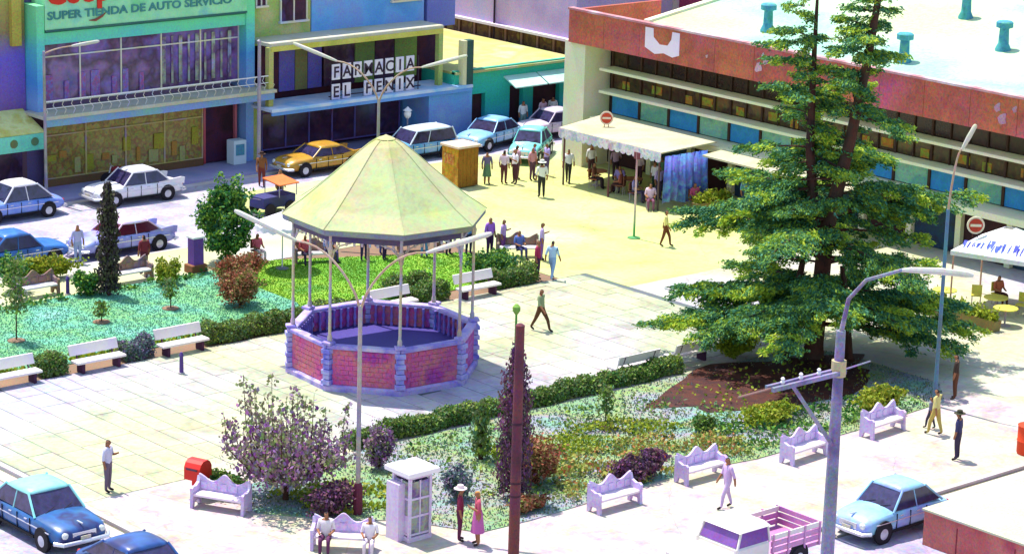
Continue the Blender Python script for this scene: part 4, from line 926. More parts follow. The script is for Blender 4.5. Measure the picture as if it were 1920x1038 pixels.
# lettering lies on the canvas slope that faces the walkway
def slope_text():
    me = bpy.data.meshes.new('letter_strokes')
    mb = MB(); random.seed(3)
    hw = 1.75
    for i in range(15):
        f = -.62+i*.088
        w = .11
        def P(yy, s):   # on the -x face: s 0 (eave) .. 1 (top)
            x = -hw+s*(hw*.88); z = 2.5+s*.85
            return (x-.012, yy*1.0, z+.012)
        y0 = f*2*hw*.62
        for j in range(2):
            s0 = .14+.13*random.random(); s1 = s0+.16+.1*random.random(); yy = y0+random.uniform(-.07, .07)
            a, b, c, e = P(yy, s0), P(yy+.06, s0), P(yy+.06+random.uniform(-.08, .08), s1), P(yy+random.uniform(-.08, .08), s1)
            mb.add([a, b, c, e], [(0, 1, 2, 3)])
    mb.build('lettering', mat('blue paint', ['#3a3ab0', '#4a60c0', '#5a4ab0'], mottle=.3), PG)
slope_text()
round_sign('round red and cream sign on top of the white lettered canopy', (25.2, -7.3, 2.95), .36)

# scalloped white parasol stall behind the bandstand, left
def parasol(label, loc, rad, z, m, poles=1, rz=0.0, name='parasol', group='parasols'):
    t = thing(name, label, 'parasol', (loc[0], loc[1], 0), rz=rz, group=group)
    n = 16; vs = [(0, 0, z+.55)]; 
    for k in range(n*2):
        a = math.pi*k/n; vs.append((rad*math.cos(a), rad*math.sin(a), z+(0 if k % 2 == 0 else .06)))
    for k in range(n*2):
        a = math.pi*k/n; vs.append((rad*1.01*math.cos(a), rad*1.01*math.sin(a), z-(.22 if k % 2 else .12)))
    N = 2*n
    fs = [(0, 1+k, 1+(k+1) % N) for k in range(N)]+[(1+k, 1+N+k, 1+N+(k+1) % N, 1+(k+1) % N) for k in range(N)]
    c = MB(); c.add(vs, fs); o = c.build('canvas', m, t); s = o.modifiers.new('thickness', 'SOLIDIFY'); s.thickness = .015
    p = MB(); p.tube([(0, 0, 0), (0, 0, z+.6)], .03, 8); p.build('pole', WHITE, t)
    b = MB(); b.lathe([(.28, 0), (.28, .06), (.05, .1)], 12); b.build('base', mat('grey base', ['#6a6a72'], mottle=.2), t)
    return t
parasol('white scalloped parasol on the path left of the bandstand roof', (5.9, 13.7), 1.15, 1.95, mat('white parasol', ['#dcd4e4', '#e4dce0'], mottle=.15))

# ------------------------------------------------------------------ street furniture
METAL = mat('lamp metal', ['#8a8a78', '#a89a90', '#8a8098', '#a8a0a0'], scale=.5, mottle=.3, rough=.5)
HEADM = mat('lamp head', ['#b8b49c', '#bcb8b0', '#b0b496'], scale=.8, mottle=.2, rough=.5)
def street_lamp(label, loc, h, reach, rise, az, arms=(1, -1), headL=2.0, pm=METAL, rad=.075, low_sleeve=True):
    t = thing('street_lamp', label, 'street lamp', loc, group='street lamps with long curved arms')
    p = MB(); p.tube([(0, 0, -.05), (0, 0, h*.2), (0, 0, h)], [rad*1.3, rad, rad*.85], 10); p.build('pole', pm, t, smooth=True)
    if low_sleeve:
        s = MB(); s.lathe([(rad*2, -.02), (rad*2, .9), (rad*1.4, 1.05)], 10); s.build('pole_sleeve', mat('dark sleeve', ['#5a2030', '#6a2a44'], mottle=.3), t)
    dv = Vector((math.cos(az), math.sin(az), 0))
    for sg in arms:
        a = MB(); pts = []
        for i in range(9):
            f = i/8; pts.append(Vector((0, 0, h-.15))+dv*sg*(reach-headL)*f**1.25+Vector((0, 0, rise*.72*math.sin(f*math.pi/2)**.9)))
        a.tube(pts, [.042-.012*i/8 for i in range(9)], 8); ar = a.build('arm', mat('arm tan', ['#b89a88', '#a88a70', '#b8a898'], scale=.8, mottle=.3), t, smooth=True)
        e = pts[-1]; tip = Vector((0, 0, h-.15+rise))+dv*sg*reach
        hd = MB(); q = [e, e.lerp(tip, .12), e.lerp(tip, .5), e.lerp(tip, .93), tip]
        hd.tube(q, [.04, .065, .09, .08, .045], 8); hd.build('lamp_head', HEADM, t, smooth=True)
    return t
AZ = math.atan2(-.825, .565)
street_lamp('double-armed street lamp standing in front of the bandstand', (-10.0, -12.1, 0), 6.7, 4.05, 2.75, AZ)
street_lamp('double-armed street lamp rising behind the bandstand roof', (11.7, 14.7, 0), 6.5, 3.9, 2.3, AZ, low_sleeve=False)
street_lamp('teal street lamp pole at the end of the front bed right of the cedar', (13.55, -15.28, 0), 7.2, .75, 3.2, math.atan2(-.66, .75), arms=(1,), headL=.42, pm=mat('teal pole', ['#4a8088', '#54708e', '#5a6a60'], scale=.8, mottle=.3), low_sleeve=False)
street_lamp('street lamp with one long arm on the pavement before the supermarket', (4.63, 30.45, 0), 6.9, 2.95, .35, 0.0, arms=(1,), headL=1.5, low_sleeve=False)
def tall_pole(label, loc, h):
    t = thing('utility_pole', label, 'pole', loc, group='utility poles'); p = MB(); p.tube([(0, 0, -.05), (.02, 0, h)], [.11, .08], 8); p.build('shaft', mat('grey pole', ['#8a80a0', '#a89a98'], scale=.6, mottle=.3), t, smooth=True)
    c = MB(); c.tube([(-.02, 0, h-.02), (.02, 0, h+.08)], [.11, .05], 8); c.build('cap', METAL, t); return t
tall_pole('slim grey pole between the supermarket and the pharmacy', (16.3, 29.95, 0), 6.4)
def wood_pole():
    t = thing('utility_pole', 'brown wooden pole in the near foreground, cut by the bottom edge', 'pole', (-9.1, -18.4, 0), group='utility poles')
    p = MB(); p.tube([(0, 0, -.3), (0, 0, 3), (.0, 0, 7.35)], [.17, .155, .13], 12); p.build('shaft', mat('red brown timber', ['#4a2028', '#5a2a3c', '#6a3434', '#5a2448'], scale=.5, mottle=.4, bump=.5), t, smooth=True)
    c = MB(); c.lathe([(.14, 7.33), (.135, 7.38), (.06, 7.43)], 12); c.build('cap', MATS['red brown timber'], t)
    for z in (2.2, 2.6, 4.4): 
        b = MB(); b.lathe([(.165, z), (.165, z+.06)], 12); b.build('band', mat('dark band', ['#3a1a2a'], mottle=.2), t)
    return t
wood_pole()
def power_pole():
    t = thing('lamp_pole', 'lilac steel pole with crossarm, brace and lamp arm beside the parked cars', 'street lamp', (-4.4, -26.4, 0))
    LP = mat('lilac steel', ['#6a5c88', '#8a7ca0', '#7a8490', '#8e8298', '#665478'], scale=.7, mottle=.45, rough=.6, bump=.4, stain=.7)
    p = MB(); p.tube([(0, 0, -.3), (0, 0, 3), (0, 0, 8.3)], [.2, .185, .13], 12); p.build('pole', LP, t, smooth=True)
    a = MB(); a.tube([(0, 0, 8.2), (.12, -.1, 9.2), (.45, -.4, 9.75), (1.2, -1.0, 10.05)], [.07, .06, .055, .05], 8); a.build('arm', LP, t, smooth=True)
    h = MB(); h.tube([(1.2, -1.0, 10.05), (1.4, -1.16, 10.06), (2.0, -1.7, 10.05), (2.55, -2.15, 9.98), (2.7, -2.28, 9.95)], [.05, .08, .10, .09, .05], 8); h.build('lamp_head', HEADM, t, smooth=True)
    for dy in (-.12, .12):
        c = MB(); c.box((-1.3, dy, 7.12), (2.9, .10, .12)); c.build('crossarm', LP, t)
    c = MB(); c.tube([(-2.7, 0, 7.12), (-3.9, .05, 7.08)], .03, 6); c.build('crossarm_tip', mat('rusty tip', ['#8a6a60'], mottle=.3), t)
    c = MB(); c.tube([(.15, 0, 7.14), (1.3, .0, 7.2)], .025, 6); c.build('crossarm_tip', LP, t)
    b = MB(); b.tube([(-1.95, -.12, 7.08), (-.1, -.05, 5.0)], .055, 6); b.build('brace', LP, t)
    for i in range(3):
        x = -.5-i*.45; s = MB(); s.lathe([(.05, 0), (.07, .05), (.04, .09), (.06, .14), (.03, .18)], 8, c=(x*1.6, 0, 7.18)); s.build('insulator', WHITE, t)
    k = MB(); k.lathe([(.21, 7.0), (.21, 7.45)], 12); k.build('collar', mat('tan collar', ['#b8a878', '#a89a80'], mottle=.3), t)
    return t
power_pole()
def plaza_post(label, loc, h, m, name='post', cat='post', group=None):
    t = thing(name, label, cat, loc, group=group)
    p = MB(); p.tube([(0, 0, 0), (0, 0, h)], [.05, .04], 8); p.build('shaft', m, t); b = MB(); b.lathe([(.3, 0), (.3, .03), (.06, .08)], 12); b.build('foot', mat('green foot', ['#4a8a50', '#6a9a58'], mottle=.2), t); return t
pst = plaza_post('tall thin post with green base standing alone on the plaza before the cafe', (22.05, 9.3, 0), 3.9, mat('tricolour post', ['#2a9a48', '#c8b0a8', '#c8a0a8', '#7a3a40'], scale=.5, mottle=.2, vert=(0.3, 4.0), spread=.3), cat='flagpole', name='flag_post')
b = MB(); b.box((0, 0, 3.75), (.06, .35, .3)); b.build('plate', mat('plate maroon', ['#6a3040', '#7a4048'], mottle=.2), pst)
def globe_lamp(label, loc, h, m):
    t = thing('globe_lamp', label, 'lamp post', loc); p = MB(); p.lathe([(.13, 0), (.13, .1), (.05, .3), (.04, h)], 10); p.build('post', m, t, smooth=True)
    g = MB(); g.lathe([(.06, h), (.16, h+.1), (.2, h+.28), (.14, h+.4), (.24, h+.42), (.08, h+.55), (.02, h+.62)], 12); g.build('lantern', WHITE, t, smooth=True)
globe_lamp('small white lantern post in front of the pharmacy window', (25.6, 29.95, 0), 1.6, METAL)
def green_lamp():
    t = thing('garden_lamp', 'slim green lamp post before the right hedge, near the bandstand', 'lamp post', (2.3, -5.3, 0)); p = MB(); p.lathe([(.1, 0), (.09, .25), (.045, .4), (.04, 2.9)], 10); p.build('post', mat('violet green post', ['#7a5a98', '#6a4a58', '#3a7a38', '#5a9a3a'], vert=(0, 3.2), spread=.3, mottle=.2), t, smooth=True)
    g = MB(); g.lathe([(.04, 2.9), (.14, 3.05), (.14, 3.2), (.05, 3.3)], 10); g.build('lantern', mat('green lantern', ['#6a9a3a', '#8aa850'], mottle=.2), t)
green_lamp()
def stub(label, loc, h, name='bollard'):
    t = thing(name, label, 'bollard', loc); p = MB(); p.lathe([(.08, 0), (.07, h*.8), (.085, h*.85), (.04, h)], 8); p.build('shaft', mat('violet post', ['#5a3a90', '#4a3a6a'], mottle=.2), t); b = MB(); b.lathe([(.12, 0), (.12, .05)], 8); b.build('foot', KERB, t)
stub('short violet post between the two brown benches', (-3.5, 15.35, 0), .75)
stub('little dark pedestal standing alone on the walkway slabs', (-5.95, 3.6, 0), .8)
def litter_bin():
    t = thing('litter_bin', 'tall violet litter bin on a brown base beside the round clipped tree', 'bin', (2.7, 15.4, 0))
    b = MB(); b.box((0, 0, .18), (.75, .6, .36), bev=.03); b.build('base', mat('brown base', ['#7a4a3a', '#8a5a30'], mottle=.4), t)
    b = MB(); b.box((0, 0, .92), (.5, .45, 1.12), taper=.98); b.build('body', mat('violet bin', ['#6a3a98', '#7a4aa0', '#5a3a80'], mottle=.3), t)
    b = MB(); b.box((0, 0, 1.52), (.58, .52, .1), bev=.03); b.build('lid', WHITE, t)
litter_bin()
def mailbox():
    t = thing('mailbox', 'bright red street mailbox at the corner of the near bed', 'mailbox', (-13.0, -7.8, 0), rz=R(20))
    RED = mat('mailbox red', ['#d02a20', '#d83a30'], mottle=.15, rough=.45)
    b = MB(); b.box((0, 0, .33), (.24, .3, .66)); b.build('leg', RED, t)
    q = [(-.32, .62), (.32, .62), (.32, 1.02), (.24, 1.16), (.12, 1.24), (-.12, 1.24), (-.24, 1.16), (-.32, 1.02)]
    b = MB(); b.prism(q, 'y', -.3, .3); b.build('body', RED, t)
    b = MB(); b.box((-.333, 0, .98), (.03, .4, .06)); b.build('slot', GLASS_D, t)
mailbox()
def red_bin():
    t = thing('drum_bin', 'orange-red rubbish drum at the right edge by the kerb', 'bin', (11.95, -20.75, 0))
    b = MB(); b.lathe([(.38, 0), (.4, .05), (.4, .45), (.42, .48), (.4, .51), (.4, .95), (.42, 1.0)], 20); b.build('drum', mat('orange red', ['#c83a18', '#d04a20'], mottle=.2), t, smooth=True)
    b = MB(); b.lathe([(.36, .9), (.36, .97)], 20); b.build('mouth', GLASS_D, t)
red_bin()
def crate_stand():
    t = thing('newsstand', 'tall orange and ochre wooden stand on the plaza behind the bandstand', 'stand', (22.5, 22.0, 0), rz=R(0))
    OCH = mat('ochre boards', ['#b8821c', '#c8962a', '#a86a20', '#c89a3a'], scale=1.2, mottle=.5, mscale=6)
    for i in range(5):
        b = MB(); b.box((-.62, -.48+.24*i, 1.0), (.05, .225, 1.9)); b.build('board', OCH, t)
    for i in range(5):
        b = MB(); b.box((-.48+.24*i, -.62, 1.0), (.225, .05, 1.9)); b.build('board', mat('brown boards', ['#8a5a14', '#9a6a1c', '#7a4a18'], scale=1.2, mottle=.4), t)
    b = MB(); b.box((0, 0, 1.0), (1.18, 1.18, 1.88)); b.build('body', mat('stand core', ['#6a3a18'], mottle=.3), t)
    b = MB(); b.box((0, 0, 2.0), (1.4, 1.4, .12), bev=.03); b.build('top', mat('pink top', ['#d8b8a0', '#d8c8b0'], mottle=.2), t)
    b = MB(); b.box((-.66, .05, 1.35), (.03, .7, .5)); b.build('shelf', mat('magazines', ['#d8a850', '#b05a28', '#c8b060'], scale=4, mottle=.6), t)
crate_stand()
def phone_booth():
    t = thing('phone_booth', 'lilac-white telephone booth with flat white roof and glazed sides', 'phone booth', (-9.85, -14.55, 0)); t.scale = (.84, .84, .9)
    PL = mat('booth paint', ['#c8b0d0', '#d0c0d8', '#d0b8c0'], scale=1.0, mottle=.3)
    GL = mat('booth glass', ['#7a6a98', '#8a80a8', '#98a088', '#6a5080'], scale=1.5, mottle=.4, rough=.25)
    h = .46
    b = MB(); b.box((0, 0, .08), (1.05, 1.05, .16)); b.build('base', PL, t)
    for sx in (-1, 1):
        for sy in (-1, 1):
            p = MB(); p.box((sx*h, sy*h, 1.18), (.1, .1, 2.04)); p.build('corner_post', PL, t)
    for (nx_, ny_) in ((-1, 0), (0, -1), (1, 0), (0, 1)):
        for j in range(3):
            z0 = .28+j*.62
            for s in (-.5, .5):
                g = MB(); g.box((nx_*h+ny_*0+(s*.4 if ny_ else 0), ny_*h+(s*.4 if nx_ else 0), z0+.28), (.03 if nx_ else .36, .03 if ny_ else .36, .56)); g.build('pane', GL if (ny_ or j > 0) else PL, t)
            rr = MB(); rr.box((nx_*h, ny_*h, z0-.04), (.06 if nx_ else .84, .06 if ny_ else .84, .07)); rr.build('rail', PL, t)
        mm = MB(); mm.box((nx_*h, ny_*h, 1.16), (.05 if nx_ else .05, .05, 1.9)); mm.build('mullion', PL, t)
    s = MB(); s.box((0, 0, 2.26), (1.0, 1.0, .14)); s.build('sign_frame', PL, t)
    r_ = MB(); r_.box((0, 0, 2.42), (1.42, 1.42, .18), bev=.04); r_.build('roof', mat('booth roof', ['#e0d4e0', '#e4dcdc'], mottle=.1), t)
    ph = MB(); ph.box((.25, .25, 1.3), (.2, .25, .4)); ph.build('telephone', GLASS_D, t)
    sh = MB(); sh.box((-.62, .15, 1.0), (.3, .7, 2.0)); sh.build('side_cabinet', PL, t)
phone_booth()

# ---- benches
SLATW = mat('white bench slab', ['#dcc8d0', '#e0d8d0', '#d8ccd8'], scale=1, mottle=.15)
DARKB = mat('bench iron', ['#3a1a3a', '#4a2040'], mottle=.3)
def slab_bench_proto():
    t = thing('bench', 'x', 'bench')
    b = MB(); b.box((0, 0, .42), (2.05, .48, .09), bev=.02); b.build('seat', SLATW, t)
    b = MB(); b.hexa([(-1.02, .30, .58), (1.02, .30, .58), (1.02, .36, .58), (-1.02, .36, .58)], [(-1.02, .42, .94), (1.02, .42, .94), (1.02, .48, .94), (-1.02, .48, .94)]); b.build('backrest', SLATW, t)
    for sx in (-.75, .75):
        l = MB(); l.box((sx, 0, .19), (.10, .42, .38)); l.build('leg', DARKB, t)
        l = MB(); l.tube([(sx, .2, .38), (sx, .34, .6), (sx, .46, .9)], .03, 6); l.build('back_support', DARKB, t)
    return t
sb = slab_bench_proto()
slots = [(-11.58, 5.78, 0, 'white slab bench cut by the left edge in front of the hedge'), (-8.07, 5.78, 0, 'white slab bench second from the left along the hedge'), (-4.41, 5.78, 0, 'white slab bench third from the left, nearest the little pedestal'),
         (5.5, 5.62, 0, 'white slab bench seen through the bandstand posts'), (9.85, 5.62, 0, 'white slab bench right of the bandstand posts'),
         (10.1, -6.2, math.pi, 'white slab bench in shadow at the left foot of the cedar'), (7.3, -6.1, math.pi, 'slab bench seen edge-on behind the right hedge')]
for i, (x, y, rz, lb) in enumerate(slots):
    o = sb if i == 0 else copy_tree(sb); o.location = (x, y, 0); o.rotation_euler = (0, 0, rz); tag(o, lb, 'bench', 'white slab benches facing the walkway')
def ornate_bench(m, seat_m, w=1.75):
    t = thing('park_bench', 'x', 'bench')
    n = 24; top = []
    for i in range(n+1):
        f = -1+2*i/n; hgt = .86+.09*math.cos(f*math.pi*2)*(1-.3*abs(f))+(.1*math.exp(-(f/.22)**2))+.06*abs(f)**4
        top.append((f*w/2, hgt))
    q = [(-w/2, .46)]+[(w/2, .46)]+top[::-1]
    b = MB(); b.prism(q, 'y', .22, .29); b.build('backrest', m, t)
    for i in range(5):
        g = MB(); g.box((-w/2+w*(i+.5)/5, .21, .64), (w/5*.6, .03, .22)); g.build('back_panel', m, t)
    s = MB(); s.box((0, 0, .43), (w-.02, .5, .08), bev=.02); s.build('seat', seat_m, t)
    for sx in (-1, 1):
        arm = [(-.30, 0), (-.18, .02), (-.14, .2), (.12, .2), (.18, .02), (.30, 0), (.30, .9), (.22, .92), (.16, .74), (-.05, .66), (-.2, .70), (-.29, .64), (-.27, .4)]
        a = MB(); a.prism(arm, 'x', sx*w/2-.05, sx*w/2+.05); a.build('side_panel', m, t)
    return t
LILB = mat('lilac bench', ['#c0a8d8', '#c8b8d8', '#b8a0c8'], scale=1.2, mottle=.35); BRNB = mat('brown bench', ['#7a5a60', '#8a7058', '#6a5a78'], scale=1.5, mottle=.4)
ob = ornate_bench(LILB, mat('lilac seat', ['#dcc8d8', '#e0d0d0'], mottle=.2)); bb = ornate_bench(BRNB, SLATW)
GO = 'ornate benches around the front bed'
for i, (x, y, rz, lb) in enumerate([(-3.1, -16.35, 0, 'ornate lilac bench on the near path left of the walking lilac figure'), (5.3, -16.6, R(4), 'ornate lilac bench just behind the steel lamp pole'), (9.6, -16.3, R(4), 'ornate lilac bench farthest right, by the teal lamp'),
                                    (1.05, -16.0, 0, 'ornate bench half hidden beside the crimson shrub'), (-13.1, -9.2, R(-62), 'ornate pale bench beside the red mailbox'), (-12.2, -14.2, R(-45), 'ornate pale bench at the bottom edge left of the phone booth')]):
    o = ob if i == 0 else copy_tree(ob); o.location = (x, y, 0); o.rotation_euler = (0, 0, rz); tag(o, lb, 'bench', GO)
for i, (x, y, rz, lb) in enumerate([(-4.7, 15.75, math.pi, 'brown scalloped bench at the left, turned to the street'), (-.35, 15.6, math.pi, 'brown scalloped bench right of the slim dark cypress')]):
    o = bb if i == 0 else copy_tree(bb); o.location = (x, y, 0); o.rotation_euler = (0, 0, 0); tag(o, lb, 'bench', 'brown scalloped benches along the street')

# ---- low platform in the right foreground
def platform():
    t = thing('low_wall', 'low brick-red walled platform with pale top at the bottom right corner', 'wall')
    b = MB(); b.box((10.4, -32.2, .43), (15.9, 16.0, 1.12)); b.build('body', mat('red render', ['#a8484a', '#b05a58', '#b86a60', '#a04050'], scale=.5, mottle=.4, bump=.3), t)
    c = MB(); c.box((10.4, -32.2, 1.02), (16.02, 16.12, .06)); c.build('top', mat('platform top', ['#b4b08c', '#b6b29c'], scale=.4, mottle=.2), t)
    for i in range(4):
        l = MB(); l.box((2.44, -25.5-i*2.2, .35), (.02, .03, .85)); l.build('joint', mat('wall joint', ['#7a2a38'], mottle=.2), t)
platform()
def freezer():
    t = thing('freezer', 'white upright cooler standing by the supermarket door', 'cooler', (16.35, 31.9, 0))
    b = MB(); b.box((0, 0, .62), (.75, .6, 1.2), bev=.03); b.build('cabinet', mat('cooler white', ['#c8d8dc', '#d0dce0'], mottle=.15), t); g = MB(); g.box((0, -.31, .75), (.5, .03, .55)); g.build('door', mat('cooler door', ['#4a80a8', '#5a98a8'], mottle=.4), t)
freezer()
def vendor_cart():
    t = thing('vendor_cart', 'vendor cart with orange awning and dark blue cover on the street', 'cart', (11.6, 22.3, 0), rz=R(5))
    b = MB(); b.box((0, 0, .62), (1.9, 1.0, .5)); b.build('box', mat('dark blue cover', ['#2a2a5a', '#3a3a70', '#2a3048'], mottle=.4), t)
    c = MB(); c.hexa([(-.1, -.6, 1.35), (1.1, -.6, 1.35), (1.1, .6, 1.5), (-.1, .6, 1.5)], [(-.1, -.6, 1.4), (1.1, -.6, 1.4), (1.1, .6, 1.56), (-.1, .6, 1.56)]); c.build('awning', mat('orange awning', ['#d86028', '#d87a40'], mottle=.25), t)
    for x in (-.02, 1.02):
        for y in (-.5, .5):
            p = MB(); p.tube([(x, y, .8), (x, y, 1.42)], .025, 6); p.build('post', METAL, t)
    for x in (-.6, .6):
        for y in (-.54, .54):
            w = MB(); w.lathe([(.3, -.03), (.3, .03)], 14); o = w.build('wheel', mat('tyre', ['#17131a', '#221a24'], mottle=.2), t, loc=(x, y, .3)); o.rotation_euler = (R(90), 0, 0)
    h = MB(); h.tube([(-.95, -.3, .8), (-1.5, -.3, .95), (-1.5, .3, .95), (-.95, .3, .8)], .02, 6); h.build('handle', METAL, t)
vendor_cart()
def table(label, loc, m, chairs=0):
    t = thing('cafe_table', label, 'table', (loc[0], loc[1], 0), rz=loc[0], group='cafe tables under the canopies')
    b = MB(); b.lathe([(.5, .70), (.5, .74)], 14); b.build('tabletop', m, t); l = MB(); l.lathe([(.25, 0), (.25, .03), (.04, .06), (.04, .7)], 10); l.build('pedestal', METAL, t)
def chair(label, loc, rz, m):
    t = thing('cafe_chair', label, 'chair', (loc[0], loc[1], 0), rz=rz, group='cafe chairs under the canopies')
    b = MB(); b.box((0, 0, .45), (.42, .42, .05)); b.build('seat', m, t); b = MB(); b.box((-.2, 0, .72), (.04, .42, .4)); b.build('backrest', m, t)
    for sx in (-.17, .17):
        for sy in (-.17, .17):
            l = MB(); l.tube([(sx, sy, 0), (sx, sy, .45)], .018, 5); l.build('leg', METAL, t)
YT = mat('yellow cloth', ['#c8b830', '#d8cc58', '#b8b040'], mottle=.3); RT = mat('red brown table', ['#8a4a34', '#a86a40', '#6a3a34'], mottle=.4)
table('red-brown cafe table at the sunny edge of the cafe canopy', (28.0, 18.2), RT); table('red-brown cafe table deeper in the cafe shade', (28.2, 15.9), RT)
table('yellow-clothed table in front of the white lettered canopy', (24.4, -6.6), YT); table('yellow-clothed table under the white canopy beside its post', (25.2, -8.6), YT); table('yellow-clothed table nearest the right edge', (24.2, -9.9), YT)
chair('red-brown chair in the cafe shade facing left', (27.5, 17.9), R(-60), RT); chair('red-brown chair beside the inner cafe table', (27.6, 16.1), R(120), RT); chair('red-brown chair by the outer cafe table', (28.7, 17.4), R(60), RT); chair('red-brown chair left of the blue curtain', (27.1, 14.6), R(-70), RT); chair('red-brown chair in the middle of the cafe shade', (28.1, 16.7), R(-150), RT); chair('red-brown chair before the blue curtain in the sun', (26.6, 13.0), R(-130), RT); chair('red-brown chair at the right foot of the blue curtain', (28.4, 11.9), R(-100), RT); chair('ochre chair of the brick red sitter at the right edge', (26.6, -7.6), R(-100), YT); chair('plain chair near the round clipped tree', (5.9, 15.5), R(-90), RT)
chair('ochre chair under the white lettered canopy', (26.0, -9.3), R(200), YT); chair('ochre chair behind the yellow table at the canopy post', (25.7, -7.2), R(40), YT)
def planter(label, loc, L, rz):
    t = thing('planter', label, 'planter', (loc[0], loc[1], 0), rz=rz, group='planter boxes along the cafe terrace')
    b = MB(); b.box((0, 0, .22), (L, .4, .44), taper=1.05); b.build('box', mat('ochre planter', ['#7a6a30', '#8a7a48', '#6a5a3a'], mottle=.4), t)
    n = int(L*420); P = np.stack([RNG.uniform(-L/2, L/2, n), RNG.normal(0, .15, n), .45+np.abs(RNG.normal(0, .2, n))], 1); leafmesh('foliage', P, .1, LEAF['yellowgreen'], t)
planter('leafy planter box along the terrace right of the cedar', (23.3, -6.4), 2.0, R(90)); planter('leafy planter box before the white lettered canopy', (23.2, -9.2), 2.2, R(90)); planter('leafy planter box beneath the blue cafe curtain', (29.0, 11.3), 2.2, 0)

